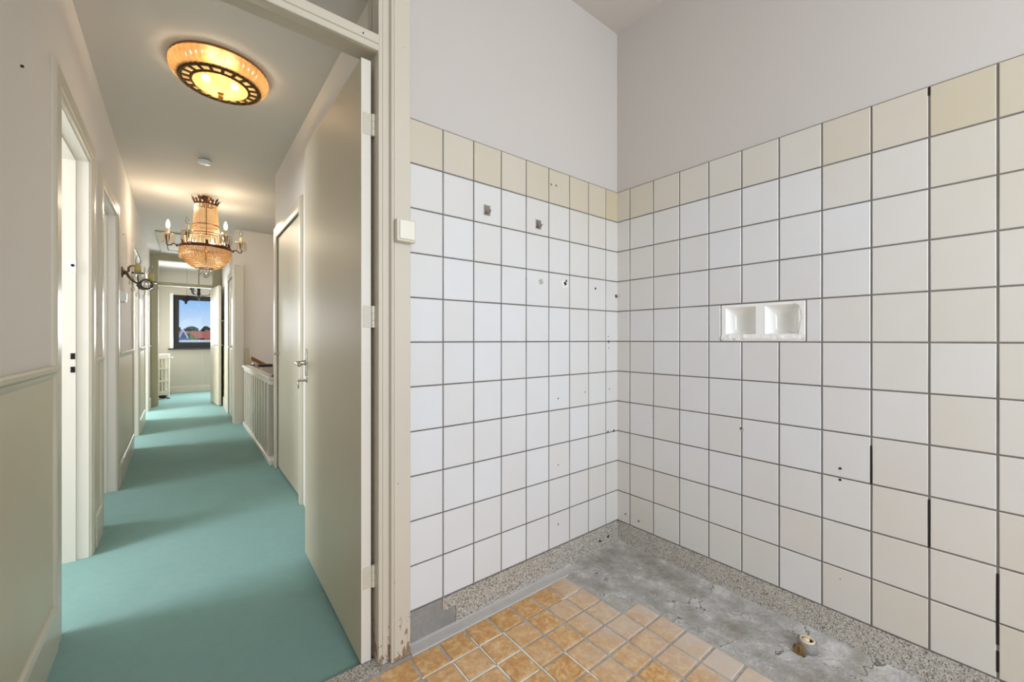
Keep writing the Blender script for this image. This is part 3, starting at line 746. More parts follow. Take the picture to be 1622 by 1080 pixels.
# right wall beyond the stairs, with door
OR = (5.30, 6.12, 1.995)
bm = new(); cells(bm, [XF, XF+.12], [5.27, OR[0], OR[1], 7.75], [-.1, OR[2], HZ], lambda x, y, z: not (OR[0] < y < OR[1] and z < OR[2]))
struct(link('wall_hall_right_far', bm, M['hallwall']), 'white right wall at the far end of the hall', 'wall')
bm = new(); box(bm, (XF+.12, 5.27, -.1), (XF+.16, 7.75, HZ)); struct(link('wall_far_closet', bm, M['hallwall']), 'wall behind the far right hall door', 'wall')
bm = new(); sweep_u(bm, OR[0], OR[1], OR[2], [(0, -.01), (0, .012), (.03, .018), (.085, .018), (.092, .006), (.092, -.01)], lambda u, z, h: (XF-h, u, z), HF)
struct(link('trim_%d' % tn, bm, M['cream']), 'cream frame round the far right hall door', 'door frame'); tn += 1
bm = new(); box(bm, (XF-.005, 5.110, HF), (-1.262, 5.15, 2.10)); struct(link('trim_%d' % tn, bm, M['cream']), 'wide cream corner post left of the stairwell wall', 'door frame'); tn += 1
d3 = empty('door_3', (XF, OR[0]+.002, HF)); struct(d3, 'cream door with frosted light at the far right of the hall', 'door')
bm = new(); cells(bm, [.006, .04], [0, .14, .68, .816], [.01, 1.0, 1.83, 2.0], lambda x, y, z: not (.14 < y < .68 and 1.0 < z < 1.83)); link('door_panel', bm, M['cream'], d3, bevel=.003)
bm = new(); box(bm, (.018, .13, .99), (.024, .69, 1.84)); link('glass', bm, plain('frosted_glass', (226, 228, 220), .18), d3)
bm = new(); tube(bm, [(.006, .06, 1.02), (-.04, .06, 1.02), (-.045, .07, 1.02), (-.045, .16, 1.018)], .009, 10); link('handle', bm, M['chrome'], d3, True)
bm = new(); extrude_poly(bm, [(-.002, HF-.01), (.020, HF-.01), (.020, .13), (.012, .15), (-.002, .15)], lambda p, t: (XF-p[0], t, p[1]), 6.22, 7.73)
struct(link('baseboard_right_far', bm, M['cream']), 'cream skirting at the far right of the hall', 'baseboard')
bm = new(); box(bm, (XF-.006, 6.22, .12), (XF+.001, 7.73, .99)); struct(link('wainscot_far', bm, M['wainscot']), 'cream lower wall panel behind the far open door', 'panel')

# ------------------------------------------------------------------ end frame with transom, end door
YE = 7.75
bm = new()
cells(bm, [-2.40, -2.245, -1.49, .6], [YE, YE+.10], [-.1, 2.04, 2.09, 2.46, HZ],
      lambda x, y, z: not (-2.245 < x < -1.49 and (z < 2.04 or 2.09 < z < 2.46)))
ew = struct(link('wall_hall_end', bm, M['hallwall']), 'narrow wall round the doorway at the end of the hall', 'wall')
bm = new()
cells(bm, [-2.33, -2.238, -1.495, -1.365], [YE-.022, YE+.12], [HF, 2.035, 2.09, 2.455, 2.56],
      lambda x, y, z: not (-2.238 < x < -1.495 and (z < 2.035 or 2.09 < z < 2.455)))
ef = struct(link('trim_%d' % tn, bm, M['hatch'], bevel=.006), 'cream frame with transom at the end of the hall', 'door frame'); tn += 1
bm = new(); box(bm, (-2.24, YE+.05, 2.085), (-1.49, YE+.054, 2.46)); struct(link('window_4', bm, M['pane']), 'clear transom pane over the doorway at the end of the hall', 'window')
HX, HY_ = -1.49, YE-.03
ang = math.atan2(7.03-HY_, -1.405-HX)
d4 = empty('door_4', (HX, HY_, HF), ang); struct(d4, 'cream door standing open towards the viewer at the end of the hall', 'door')
LL = math.hypot(7.03-HY_, -1.405-HX)
bm = new(); box(bm, (0, -.038, .012), (LL, 0, 2.03)); link('door_panel', bm, M['leaf'], d4, bevel=.003)
bm = new(); tube(bm, [(LL-.06, -.038, 1.03), (LL-.06, -.085, 1.03), (LL-.075, -.09, 1.03), (LL-.17, -.09, 1.03)], .009, 10); link('handle', bm, M['chrome'], d4, True)
bm = new(); tube(bm, [(LL-.06, 0, 1.03), (LL-.06, .05, 1.03), (LL-.075, .055, 1.03), (LL-.17, .055, 1.03)], .009, 10); link('handle', bm, M['chrome'], d4, True)
bm = new(); tube(bm, [(LL, -.012, 1.44), (LL+.01, -.012, 1.44), (LL+.012, .03, 1.435)], .005, 8); link('coat_hook', bm, M['chrome'], d4, True)
# ------------------------------------------------------------------ end room
YW = 9.73
WX = (-2.105, -.85); WZ = (.925, 2.055)
bm = new(); cells(bm, [-2.335, WX[0], WX[1], .6], [YW, YW+.22], [-.1, WZ[0], WZ[1], HZ], lambda x, y, z: not (WX[0] < x < WX[1] and WZ[0] < z < WZ[1]))
struct(link('wall_end', bm, M['endwall']), 'cream end wall with the black framed window', 'wall')
bm = new(); box(bm, (.48, YE+.10, -.1), (.6, YW, HZ)); struct(link('wall_end_right', bm, M['endwall']), 'right wall of the end room', 'wall')
w1 = empty('window_1', (0, YW+.05, 0)); struct(w1, 'black framed window with view over red roofs at the end of the hall', 'window')
bm = new(); cells(bm, [WX[0]+.02, WX[0]+.115, WX[1]-.115, WX[1]-.02], [0, .06], [WZ[0], WZ[0]+.125, WZ[1]-.10, WZ[1]], lambda x, y, z: not (WX[0]+.115 < x < WX[1]-.115 and WZ[0]+.125 < z < WZ[1]-.10)); link('window_frame', bm, M['black'], w1, bevel=.006)
bm = new(); box(bm, (WX[0]+.11, .028, WZ[0]+.12), (WX[1]-.11, .032, WZ[1]-.095)); link('pane', bm, M['pane'], w1)
bm = new(); box(bm, (WX[0]-.06, -.12, WZ[0]-.022), (WX[1]+.06, .02, WZ[0])); link('window_sill', bm, M['iron'], w1, bevel=.004)
bm = new(); box(bm, (WX[0]-.035, -.064, WZ[0]), (WX[0]+.022, -.048, WZ[1]+.03)); link('reveal_strip', bm, M['white'], w1, bevel=.004)
bm = new(); extrude_poly(bm, [(0, -.02), (-.022, -.02), (-.022, .11), (-.012, .125), (0, .125)], lambda p, t: (t, YW+p[0], p[1]), -2.33, .48)
struct(link('baseboard_end', bm, M['cream']), 'cream skirting under the end window', 'baseboard')
bm = new(); box(bm, (-1.60, YW-.004, .125), (-1.592, YW+.001, .90)); struct(link('trim_%d' % tn, bm, M['cream']), 'thin vertical seam strip on the wall under the end window', 'trim'); tn += 1
# radiator
rd = empty('radiator', (-2.292, 8.80, HF)); tag(rd, 'cream cast iron column radiator on the left of the end room', 'radiator')
def rad_section():
    bm = new(); D = .175; t = .05
    lathe_n = 8
    for i in range(4):
        x = .02+i*(D-.04)/3
        tube(bm, [(x, 0, .10), (x, 0, .80)], .0135, 8)
    for z, h in ((.10, .04), (.33, .016), (.57, .016), (.795, .045)):
        box(bm, (.008, -.022, z-h), (D-.008, .022, z+h))
    box(bm, (.012, -.012, 0), (.04, .012, .08)); box(bm, (D-.04, -.012, 0), (D-.012, .012, .08))
    return bm
first = None
for i in range(9):
    if first is None:
        first = link('section', rad_section(), M['radiator'], rd, bevel=.008); first.location = (0, .03, 0)
    else:
        o = first.copy(); C.objects.link(o); o.parent = rd; o.location = (0, .03+i*.06, 0)
bm = new(); lathe(bm, [(.012, 0), (.012, .03), (.02, .032), (.022, .05), (.015, .062), (0, .062)], 12, (.165, -.02, .77), 'X'); link('valve', bm, M['white'], rd, True)
cb = empty('cable_bundle', (-2.22, 8.70, HF)); tag(cb, 'black adapter with tangled cables on the carpet by the radiator', 'cable')
bm = new(); box(bm, (-.05, -.03, .005), (.05, .035, .07)); link('adapter', bm, M['iron'], cb, bevel=.01)
bm = new(); tube(bm, [(-.08, .0, .16), (-.08, -.01, .08), (-.06, -.02, .02), (.0, -.06, .012), (.08, -.05, .012), (.11, .0, .012), (.07, .05, .012)], .006, 6); link('wire', bm, M['iron'], cb, True)
bm = new(); tube(bm, [(-.07, -.02, .12), (-.06, -.05, .03), (-.01, -.09, .01), (.06, -.09, .01)], .006, 6); link('wire', bm, M['white'], cb, True)
# hanging black lamp near the window
hl = empty('hanging_lamp', (-1.67, 9.0, HZ)); tag(hl, 'black wrought iron lamp hanging before the end window', 'lamp')
bm = new(); tube(bm, [(0, 0, 0), (0, 0, -.42)], .006, 8); link('chain_rod', bm, M['iron'], hl)
bm = new(); lathe(bm, [(.018, -.38), (.030, -.42), (.024, -.50), (.030, -.54), (.016, -.60), (.022, -.64), (0, -.67)], 10); link('stem', bm, M['iron'], hl, True)
for a in (0.2, 2.0, 4.1):
    arm = new(); tube(arm, [(0, 0, -.56), (.08*math.cos(a), .08*math.sin(a), -.58), (.17*math.cos(a), .17*math.sin(a), -.56), (.21*math.cos(a), .21*math.sin(a), -.50)], .009, 6)
    ao = link('arm', arm, M['iron'], hl, True)
    bm = new(); lathe(bm, [(.012, -.50), (.035, -.49), (.03, -.47), (.014, -.465), (.014, -.40), (0, -.40)], 8, (.21*math.cos(a), .21*math.sin(a), 0)); link('candle_cup', bm, M['iron'], ao)
bd = tag(link('hanging_ornament', new(), M['iron']), 'black leaf shaped ornament hanging at the top of the end window', 'ornament')
bm = new()
extrude_poly(bm, [(-.10, .0), (-.07, -.03), (-.08, -.05), (-.04, -.07), (-.03, -.13), (0, -.12), (.01, -.07), (.05, -.04), (.06, .03), (.03, .06), (-.01, .06), (-.02, .02), (-.05, -.0)], lambda p, t: (-1.86+p[0], t, 1.985+p[1]), 9.60, 9.63)
tube(bm, [(-1.86, 9.615, 2.02), (-1.86, 9.615, HZ)], .002, 5)
bm.to_mesh(bd.data); bm.free()

# ================================================================== HALL FITTINGS
# attic hatch
ht = empty('ceiling_hatch', (-1.86, 6.72, HZ)); tag(ht, 'greenish cream attic hatch in the hall ceiling behind the chandelier', 'hatch')
bm = new(); cells(bm, [-.33, -.24, .24, .33], [-.85, -.73, .55, .82], [-.02, 0], lambda x, y, z: not (abs(x) < .24 and -.73 < y < .55)); link('hatch_frame', bm, M['hatch'], ht, bevel=.004)
bm = new(); box(bm, (-.23, -.715, -.014), (.23, .535, 0)); link('hatch_panel', bm, M['hatch'], ht, bevel=.003)
bm = new(); box(bm, (-.245, -.735, -.004), (.245, .555, -.001)); link('shadow_gap', bm, M['crack'], ht)
# smoke detector
sm = empty('smoke_detector', (-1.74, 2.79, HZ)); tag(sm, 'small round white smoke detector on the hall ceiling', 'smoke detector')
bm = new(); lathe(bm, [(.040, 0), (.040, -.006), (0, -.006)], 28); link('mount', bm, M['iron'], sm)
bm = new(); lathe(bm, [(.046, -.005), (.047, -.022), (.043, -.030), (0, -.032)], 32); link('housing', bm, M['white'], sm, True)
bm = new(); lathe(bm, [(.004, -.031), (.004, -.0345), (0, -.0345)], 10, (.02, -.012, 0)); link('button', bm, M['switch2'], sm)

# ceiling light -----------------------------------------------------
cl = empty('ceiling_light', (-1.708, 1.335, HZ)); tag(cl, 'round amber glass ceiling light with pleated rim, nearest the doorway', 'ceiling light')
bm = new(); lathe(bm, [(.218, 0), (.220, -.008), (.215, -.011), (.212, -.006), (.200, -.004), (0, -.004)], 64); link('ceiling_plate', bm, plain('aged_gilt', (150, 112, 60), .45, .6), cl)
# pleated glass panels round the rim, one by one
def pleat():
    bm = new(); n = 4
    w0, w1 = .214, .180; da = PI/44*.985
    rows = []
    for t in (0, .12, .45, .8, 1):
        r = w0*(1-t)+w1*t + .016*math.sin(t*PI); z = -.010-.074*t**1.1
        row = []
        for u, bulge in ((-1, 0), (-.4, .0085), (.4, .0085), (1, 0)):
            a = u*da; rr = r+bulge
            row.append(bm.verts.new((rr*math.cos(a), rr*math.sin(a), z-bulge*.6)))
        rows.append(row)
    for A, B in zip(rows, rows[1:]):
        for i in range(3): bm.faces.new((A[i], A[i+1], B[i+1], B[i]))
    return bm
p0 = link('pleat', pleat(), M['pleat'], cl, True)
for k in range(1, 44):
    o = p0.copy(); C.objects.link(o); o.parent = cl; o.rotation_euler = (0, 0, 2*PI*k/44)
# brass fretwork ring: outer ring, inner ring, bars
bm = new(); lathe(bm, [(.168, -.082), (.184, -.080), (.186, -.087), (.180, -.092), (.167, -.090), (.168, -.082)], 64)
ring = link('brass_ring', bm, M['brass_dark'], cl, True)
bm = new(); lathe(bm, [(.124, -.086), (.135, -.086), (.137, -.092), (.130, -.096), (.123, -.094), (.124, -.086)], 64); link('inner_ring', bm, M['brass_dark'], ring, True)
b0 = None
for k in range(20):
    if b0 is None:
        bm = new(); box(bm, (.131, -.0075, -.093), (.172, .0075, -.086)); b0 = link('ring_bar', bm, M['brass_dark'], ring, bevel=.002)
    else:
        o = b0.copy(); C.objects.link(o); o.parent = ring; o.rotation_euler = (0, 0, 2*PI*k/20)
bm = new(); lathe(bm, [(.122, -.0845), (.178, -.0825)], 64)
bm.faces.ensure_lookup_table()
for f in [f for f in bm.faces if len(f.verts) > 4]: bm.faces.remove(f)
link('glass_band', bm, M['band'], cl, True)
bm = new(); NR = 96
lathe(bm, [(.126, -.092), (.117, -.100), (.093, -.112), (.060, -.122), (.027, -.129), (.006, -.131)], NR, mod=lambda i, k: 1+(.03 if i % 2 else -.03)*(1 if 0 < k < 5 else 0))
for f in [f for f in bm.faces if len(f.verts) > 4]: bm.faces.remove(f)
link('glass_dome', bm, M['domeglass'], cl)
bm = new(); lathe(bm, [(.008, -.124), (.016, -.130), (.012, -.136), (.006, -.138), (.009, -.142), (.0135, -.150), (.010, -.159), (0, -.163)], 18); link('finial', bm, plain('polished_brass', (196, 148, 70), .25, .9), cl, True)
for k in range(3):
    a = 2*PI*k/3+2.6; bm = new(); lathe(bm, [(.0, -.030), (.016, -.036), (.021, -.05), (.016, -.064), (0, -.07)], 12, (.075*math.cos(a), .075*math.sin(a), 0)); link('bulb', bm, M['litbulb'], cl, True)
    point('ceiling_light_bulb', (cl.location.x+.045*math.cos(a+1), cl.location.y+.045*math.sin(a+1), HZ-.060), 2.8, .02)

# chandelier --------------------------------------------------------
CX_, CY_ = -1.700, 3.86
ch = empty('chandelier', (CX_, CY_, HZ)); tag(ch, 'beaded crystal chandelier with candle bulbs hanging in the middle of the hall', 'chandelier')
Zc = lambda z: z-HZ
crown = new(); lathe(crown, [(.088, Zc(2.488)), (.092, Zc(2.488)), (.095, Zc(2.506)), (.091, Zc(2.506)), (.088, Zc(2.488))], 32)
co = link('crown', crown, M['bronze'], ch)
def crown_leaf(tall):
    bm = new()
    for s, (w, h) in enumerate(((.013, .06), )):
        hh = h if tall else h*.72
        pts = [(-w*.9, 0), (-w*.7, hh*.35), (-w*1.15, hh*.6), (-w*.6, hh*.85), (0, hh), (w*.6, hh*.85), (w*1.15, hh*.6), (w*.7, hh*.35), (w*.9, 0)]
        fl = lambda v: .094+.004+.32*max(0, v)**1.0*.9+.9*max(0, v-.03)**1.0*.55
        A = [bm.verts.new((fl(v), u, Zc(2.500)+v)) for u, v in pts]; B = [bm.verts.new((fl(v)-.003, u, Zc(2.500)+v)) for u, v in pts]
        n = len(pts)
        for i in range(n): bm.faces.new((A[i], A[(i+1)%n], B[(i+1)%n], B[i]))
        bm.faces.new(A); bm.faces.new(B[::-1])
    return bm
lt = link('crown_leaf', crown_leaf(True), M['bronze'], co); ls = link('crown_leaf', crown_leaf(False), M['bronze'], co); ls.rotation_euler = (0, 0, PI/9)
for k in range(1, 9):
    for s, off in ((lt, 0), (ls, PI/9)):
        o = s.copy(); C.objects.link(o); o.parent = co; o.rotation_euler = (0, 0, 2*PI*k/9+off)
bm = new(); lathe(bm, [(.03, Zc(2.579)), (.05, Zc(2.570)), (.045, Zc(2.555)), (.01, Zc(2.545)), (.008, Zc(2.30)), (.008, Zc(1.9)), (.0, Zc(1.9))], 16); link('centre_rod', bm, M['bronze'], ch, True)
# bead strands of the neck
def neck_r(z):
    t = (2.49-z)/(2.49-2.13); return .093+.006*t+.034*t**2.2
bm = new(); N = 42
for i in range(N):
    a = 2*PI*i/N; z = 2.486
    while z > 2.125:
        r = neck_r(z); s = .0066 if z > 2.27 else .0082
        octa(bm, (r*math.cos(a), r*math.sin(a), Zc(z)), s, s*1.05); z -= s*2.15
bs = link('bead_neck', bm, M['bead'], ch); bs['kind'] = 'stuff'
for zz, rr in ((2.285, .107), (2.20, .120)):
    bm = new(); lathe(bm, [(rr, Zc(zz)), (rr+.004, Zc(zz)), (rr+.004, Zc(zz)-.007), (rr, Zc(zz)-.007), (rr, Zc(zz))], 40); link('neck_hoop', bm, M['bronze'], ch)
# prisms round the ring
def prism_mesh(h):
    bm = new(); prismbar(bm, (0, 0, -h/2), .0062, h, 5); octa(bm, (0, 0, .006), .005); return bm
pr = link('prism', prism_mesh(.082), M['prism'], ch)
pr.location = (.176, 0, Zc(2.155))
for i in range(1, 36):
    a = 2*PI*i/36; o = pr.copy(); C.objects.link(o); o.parent = ch; o.location = (.176*math.cos(a), .176*math.sin(a), Zc(2.155)); o.rotation_euler = (0, 0, a)
bm = new(); lathe(bm, [(.168, Zc(2.164)), (.180, Zc(2.164)), (.180, Zc(2.158)), (.168, Zc(2.158)), (.168, Zc(2.164))], 40); link('prism_hoop', bm, M['bronze'], ch)
# main ring
bm = new(); lathe(bm, [(.205, Zc(2.036)), (.216, Zc(2.036)), (.221, Zc(2.048)), (.216, Zc(2.064)), (.206, Zc(2.064)), (.203, Zc(2.05)), (.205, Zc(2.036))], 56)
mr = link('main_ring', bm, M['bronze'], ch, True)
for k in range(6):
    a = 2*PI*(k+.5)/6; bm = new(); lathe(bm, [(0, 0), (.012, .012), (.009, .028), (.015, .036), (.0, .052)], 8, (.216*math.cos(a), .216*math.sin(a), Zc(2.055))); link('ring_ornament', bm, M['bronze'], mr, True)
# basket of beads below
def bowl_r(z):
    t = (2.04-z)/(2.04-1.84); t = min(1, max(0, t)); return .062+(.205-.062)*math.sqrt(max(0, 1-t**1.9))
bm = new(); z = 2.03
while z > 1.838:
    r = bowl_r(z); n = max(12, int(2*PI*r/.0165))
    for i in range(n):
        a = 2*PI*(i+.5*(int(z*1000) % 2))/n; octa(bm, (r*math.cos(a), r*math.sin(a), Zc(z)), .0088, .0092)
    z -= .0155
bb = link('bead_basket', bm, M['bead'], ch); bb['kind'] = 'stuff'
bm = new()
for i in range(44):                                          # fringe of drops under the ring
    a = 2*PI*i/44; r = .217
    for q_ in range(4): octa(bm, (r*math.cos(a), r*math.sin(a), Zc(2.028)-q_*.017), .0062, .0075)
    prismbar(bm, (r*math.cos(a), r*math.sin(a), Zc(1.948)), .0055, .034, 4)
fr = link('drop_fringe', bm, M['bead'], ch); fr['kind'] = 'stuff'
bm = new(); lathe(bm, [(.055, Zc(1.846)), (.064, Zc(1.846)), (.064, Zc(1.838)), (.055, Zc(1.838)), (.055, Zc(1.846))], 28); link('basket_hoop', bm, M['bronze'], ch)
dp = None
for i in range(12):
    a = 2*PI*i/12
    if dp is None:
        bm = new(); octa(bm, (0, 0, .024), .006, .007); octa(bm, (0, 0, .010), .006, .007); lathe(bm, [(0, .004), (.005, -.002), (.0095, -.016), (.007, -.026), (0, -.030)], 8); dp = link('crystal_drop', bm, M['crystal'], ch)
        dp.location = (.052, 0, Zc(1.812))
    else:
        o = dp.copy(); C.objects.link(o); o.parent = ch; o.location = (.052*math.cos(a), .052*math.sin(a), Zc(1.812)-(.012 if i % 2 else 0)); o.rotation_euler = (0, 0, a)
bm = new(); bmesh.ops.create_icosphere(bm, subdivisions=2, radius=.027, matrix=Matrix.Translation((0, 0, Zc(1.772)))); lathe(bm, [(.004, Zc(1.85)), (.004, Zc(1.79))], 6); link('crystal_ball', bm, M['crystal'], ch)
# six arms
def candle_arm(lit, parent, ang):
    c_, s_ = math.cos(ang), math.sin(ang)
    P = lambda r, z: (r*c_, r*s_, Zc(z))
    bm = new(); tube(bm, [P(.214, 2.050), P(.226, 2.058), P(.236, 2.048), P(.232, 2.036), P(.226, 2.042), P(.24, 2.058), P(.262, 2.062), P(.278, 2.046), P(.296, 2.040), P(.312, 2.056), P(.306, 2.074), P(.300, 2.09)], .0055, 8)
    arm = link('arm', bm, M['bronze'], parent, True)
    cx, cy, _ = P(.300, 2.09)
    bm = new(); lathe(bm, [(.006, Zc(2.085)), (.014, Zc(2.092)), (.010, Zc(2.102)), (.017, Zc(2.112)), (.011, Zc(2.120)), (.018, Zc(2.130)), (.015, Zc(2.142)), (0, Zc(2.142))], 14, (cx, cy, 0)); link('cup', bm, M['bronze'], arm, True)
    bm = new(); lathe(bm, [(.010, Zc(2.138)), (.034, Zc(2.141)), (.050, Zc(2.154)), (.048, Zc(2.157)), (.032, Zc(2.146)), (.010, Zc(2.142))], 20, (cx, cy, 0)); link('drip_pan', bm, M['prism'], arm, True)
    bm = new(); lathe(bm, [(.013, Zc(2.142)), (.0135, Zc(2.205)), (.010, Zc(2.210)), (0, Zc(2.210))], 14, (cx, cy, 0)); link('candle', bm, M['candle'], arm, True)
    bm = new(); lathe(bm, [(.007, Zc(2.208)), (.014, Zc(2.225)), (.0165, Zc(2.242)), (.012, Zc(2.268)), (.005, Zc(2.288)), (0, Zc(2.294))], 14, (cx, cy, 0)); link('bulb', bm, M['litbulb'] if lit else M['bulbglass'], arm, True)
    for k in range(8):
        b = 2*PI*k/8; bm = new(); prismbar(bm, (cx+.048*math.cos(b), cy+.048*math.sin(b), Zc(2.108)), .0058, .088, 5); link('prism', bm, M['prism'], arm)
    if lit: point('chandelier_bulb', (CX_+cx*1.0, CY_+cy*1.0, 2.315), 3.6, .016)
for k, lit in ((0, 0), (1, 1), (2, 0), (3, 1), (4, 0), (5, 1)):
    candle_arm(lit, ch, k*PI/3)
bm = new(); lathe(bm, [(.0, Zc(2.06)), (.016, Zc(2.07)), (.022, Zc(2.09)), (.012, Zc(2.12)), (0, Zc(2.135))], 12, (.05, -.08, 0)); link('bulb', bm, M['litbulb'], ch, True)
point('chandelier_inner_bulb', (CX_-.05, CY_-.06, 2.09), 2.8, .03)
point('chandelier_inner_bulb', (CX_+.03, CY_-.02, 1.98), 1.8, .03)

# sconce ------------------------------------------------------------
_b0 = set(C.objects)
sc = empty('wall_sconce', (XL, 3.235, 1.665)); tag(sc, 'aged metal wall sconce with crystal drops on the left hall wall', 'sconce')
bm = new(); lathe(bm, [(.044, 0), (.046, .006), (.034, .012), (.022, .014), (.018, .024), (.010, .030), (0, .030)], 24, (0, 0, 0), 'X'); link('back_plate', bm, M['pewter'], sc, True)
bm = new(); tube(bm, [(.025, 0, 0), (.040, .01, .012), (.040, .03, .045), (.055, .05, .064), (.075, .07, .070), (.095, .085, .064)], .0075, 8, [1, 1.2, 1.2, 1, .9, .6]); link('arm_scroll', bm, M['pewter'], sc, True)
bm = new(); tube(bm, [(.030, 0, -.005), (.040, .01, -.03), (.055, .03, -.055), (.085, .06, -.075), (.10, .08, -.085)], .008, 8, [1.2, 1.3, 1.1, 1, .8]); link('arm_scroll', bm, M['pewter'], sc, True)
bm = new(); bmesh.ops.create_icosphere(bm, subdivisions=1, radius=.014, matrix=Matrix.Translation((.095, .08, -.095))); hub = link('hub', bm, M['pewter'], sc, True)
def s_branch(dx, dy, ex, ey, ez, yc):
    bm = new(); tube(bm, [(.095, .08, -.092), (.095+dx*.35, .08+dy*.35, -.125), (.095+dx*.7, .08+dy*.7, -.120), (ex, ey, ez-.05), (ex, ey, ez-.02)], .0062, 8)
    br = link('branch', bm, M['pewter'], sc, True)
    bm = new(); lathe(bm, [(.006, ez-.022), (.016, ez-.012), (.038, ez-.006), (.042, ez+.004), (.036, ez+.0), (.010, ez-.006)], 16, (ex, ey, 0)); link('drip_pan', bm, M['crystal'], br, True)
    bm = new(); lathe(bm, [(.021, ez-.006), (.022, ez+.068), (.015, ez+.071), (0, ez+.071)], 16, (ex, ey, 0)); link('candle', bm, yc, br, True)
    bm = new(); lathe(bm, [(.010, ez+.07), (.02, ez+.09), (.020, ez+.105), (.010, ez+.135), (.003, ez+.155), (0, ez+.156)], 14, (ex, ey, 0)); link('bulb', bm, M['bulbglass'], br, True)
    for k in range(6):
        b = 2*PI*k/6; bm = new(); x, y = ex+.040*math.cos(b), ey+.040*math.sin(b)
        octa(bm, (x, y, ez-.012), .005, .006); lathe(bm, [(0, ez-.018), (.006, ez-.03), (.0115, ez-.048), (.008, ez-.060), (0, ez-.064)], 8, (x, y, 0)); link('crystal_drop', bm, M['crystal'], br)
s_branch(.02, -.04, .098, -.005, -.0, M['yellowcandle'])
s_branch(.06, .06, .175, .12, -.055, M['yellowcandle'])
bm = new(); bmesh.ops.create_icosphere(bm, subdivisions=2, radius=.050, matrix=Matrix.Translation((.150, .03, -.085))); link('crystal_ball', bm, M['crystal'], sc, True)
for x, y, z in ((.065, .03, -.125), (.095, .05, -.165), (.12, .02, -.185), (.15, .05, -.15), (.055, .0, -.07)):
    bm = new(); octa(bm, (x, y, z+.03), .005, .006); lathe(bm, [(0, z+.022), (.007, z+.008), (.014, z-.012), (.010, z-.026), (0, z-.030)], 8, (x, y, 0)); link('crystal_drop', bm, M['crystal'], sc)
# little clear switch box on the wall under the sconce
cs = empty('wall_socket', (XL, 3.10, 1.45)); tag(cs, 'small white square wall switch under the sconce', 'switch')
bm = new(); box(bm, (0, -.05, -.042), (.036, .05, .042)); link('switch_box', bm, M['white'], cs, bevel=.005)
bm = new(); box(bm, (.034, -.032, -.030), (.041, .032, .030)); link('rocker', bm, M['switch'], cs, bevel=.003)
# white cable along the skirting
bm = new(); tube(bm, [(XL+.018, 2.93, .16), (XL+.028, 2.95, .20), (XL+.024, 3.0, .165), (XL+.016, 3.25, .158), (XL+.02, 3.5, .162), (XL+.016, 3.85, .157), (XL+.018, 4.15, .16)], .006, 8)
tag(link('cable', bm, M['white'], None, True), 'white cable lying on top of the skirting below the sconce', 'cable')
# switch by third doorway
bm = new(); box(bm, (XL, 5.25, 1.42), (XL+.018, 5.36, 1.57)); tag(link('light_switch', bm, M['switch2'], None, bevel=.004), 'flat cream light switch on the left wall past the third doorway', 'switch')

LW += [o for o in C.objects if o not in _b0 and o.parent is None]
# ================================================================== OUTSIDE THE END WINDOW
bm = new(); box(bm, (-300, 12, -3.2), (300, 600, -3.0)); struct(link('ground', bm, M['ground']), 'green ground far below the window', 'ground')
def house(name, x, y, w, d, eave, ridge, wallm, roofm, label, along=True):
    h = empty(name, (x, y, -3.0)); tag(h, label, 'house')
    bm = new(); box(bm, (-w/2, -d/2, 0), (w/2, d/2, eave+3)); link('wall', bm, wallm, h)
    bm = new(); e, r = eave+3, ridge+3; o = .3
    if along: extrude_poly(bm, [(-d/2-o, e-.15), (0, r), (d/2+o, e-.15)], lambda p, t: (t, p[0], p[1]), -w/2-o, w/2+o)
    else: extrude_poly(bm, [(-w/2-o, e-.15), (0, r), (w/2+o, e-.15)], lambda p, t: (p[0], t, p[1]), -d/2-o, d/2+o)
    rf = link('roof', bm, roofm, h)
    for k in range(3):
        bm = new(); xx = -w/2+w*(k+.5)/3; box(bm, (xx-.5, -d/2-.05, e-1.9), (xx+.5, -d/2+.02, e-.6)); link('window', bm, M['slate'], h)
    return h
house('house', -.7, 56, 4.6, 6, 1.2, 2.05, M['brick'], M['redroof'], 'brick house with orange tiled roof, left one beyond the flat roof')
house('house', 2.4, 64, 4.4, 6, 1.2, 2.35, M['brick'], M['redroof'], 'brick house with orange tiled roof, right one beyond the flat roof')
house('house', -3.9, 76, 5.2, 7, .9, 1.7, M['whitehouse'], M['slate'], 'low house with dark roof at the left of the window view')
# flat roof with parapet, skylight gable, pipes
fl = empty('flat_roof', (0, 0, 0)); tag(fl, 'pale flat roof just below the end window', 'roof')
bm = new(); box(bm, (-8, 14, -3), (8, 27, 1.05)); link('roof_deck', bm, M['greyroof'], fl)
bm = new(); cells(bm, [-8, -7.8, 7.8, 8], [14, 14.2, 26.8, 27], [1.05, 1.10], lambda x, y, z: not (-7.8 < x < 7.8 and 14.2 < y < 26.8)); link('parapet', bm, M['whitehouse'], fl)
sk = empty('roof_skylight', (-2.0, 21.7, 1.05)); tag(sk, 'pointed blue glazed skylight on the flat roof', 'skylight')
bm = new(); extrude_poly(bm, [(-.19, 0), (0, .44), (.19, 0)], lambda p, t: (p[0], t, p[1]), 0, 1.6); link('gable', bm, M['slate'], sk)
bm = new(); box(bm, (-.30, -.5, 0), (.26, -.1, .12)); link('kerb', bm, M['slate'], sk, bevel=.02)
for s in (-1, 1):
    bm = new(); tube(bm, [(s*.23, -.02, -.02), (0, -.02, .49)], .03, 6); link('gable_edge', bm, M['whitehouse'], sk)
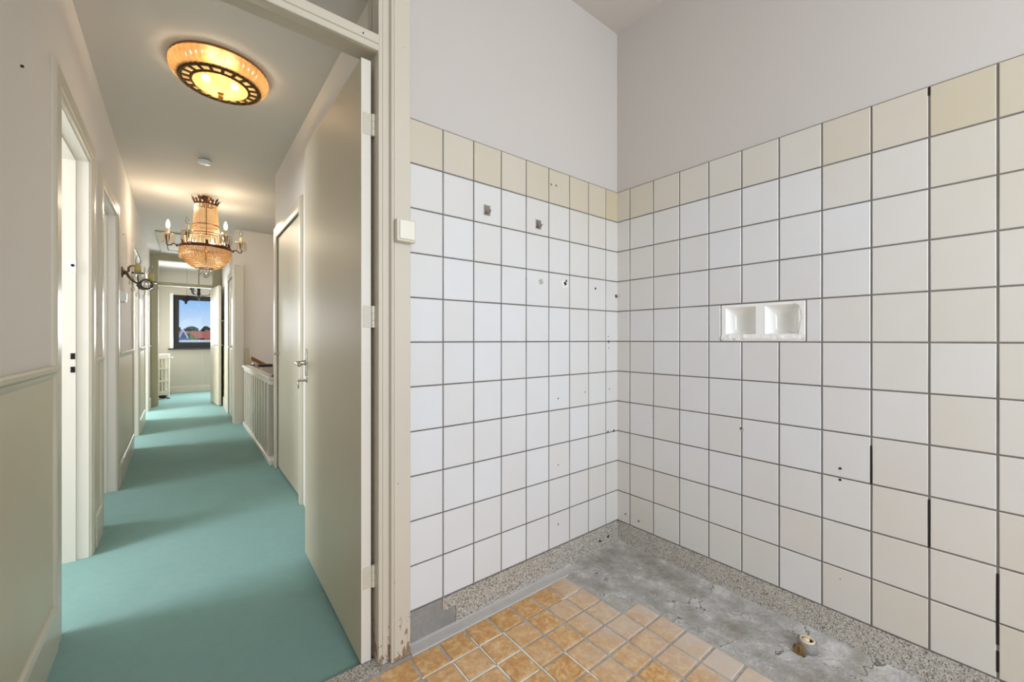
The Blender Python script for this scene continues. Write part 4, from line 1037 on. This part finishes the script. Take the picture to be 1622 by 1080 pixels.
for vx, w_ in ((-1.44, 'left'), (-1.34, 'middle'), (-1.24, 'right')):
    bm = new(); lathe(bm, [(.02, 0), (.02, .09), (.032, .10), (.032, .13), (0, .14)], 8, (vx, 23.8, 1.05)); tag(link('roof_vent', bm, M['iron'], None, True), 'short black vent pipe on the flat roof, %s one of the three' % w_, 'vent', 'vent pipes on the flat roof')
# trees
def blob(name, x, y, z0, w, h, m, label, seed, cat='tree', group=None):
    t = empty(name, (x, y, -3.0)); tag(t, label, cat, group)
    bm = new(); bmesh.ops.create_icosphere(bm, subdivisions=4, radius=1)
    for v in bm.verts:
        n = mn.fractal(v.co*2.2+Vector((seed, seed*.7, 0)), 1, 2, 4)
        v.co *= 1+.28*n
        v.co = Vector((v.co.x*w/2, v.co.y*w/2, v.co.z*h/2))
    bmesh.ops.translate(bm, verts=bm.verts[:], vec=(0, 0, z0+3+h/2)); link('crown', bm, m, t)
    bm = new(); tube(bm, [(0, 0, 0), (0, 0, z0+3+h*.4)], w*.05, 8); link('trunk', bm, M['bark'], t)
rr = random.Random(11)
for k in range(5):
    blob('dark_tree', -17+8.6*k, 370+rr.uniform(-6, 6), -2.5, 9.0, 12.6+rr.uniform(-1.2, 1.6), M['leafdark'], 'dark green distant tree on the horizon, %s from the left in the row' % ('first', 'second', 'third', 'fourth', 'fifth')[k], k*3.1, 'tree', 'distant trees on the horizon')
for k, (x, y, w, h) in enumerate(((-1.6, 37.8, 1.5, 3.95), (.1, 40.0, 1.7, 4.2), (1.9, 37.2, 1.6, 4.1))):
    blob('yellow_green_tree', x, y, -2.55, w, h, M['leaflight'], 'yellow green tree top before the orange roofs, %s of the three' % ('leftmost', 'middle one', 'rightmost')[k], 40+k*2, 'tree', 'yellow green tree tops')
# the left hall wall runs one degree out of square: turn it with everything fixed to it
LWA = math.radians(.9); piv = Vector((XL, .8, 0)); rot = Matrix.Rotation(LWA, 4, 'Z')
for o in LW:
    o.location = piv+(rot @ (Vector(o.location)-piv)); o.rotation_euler.z += LWA
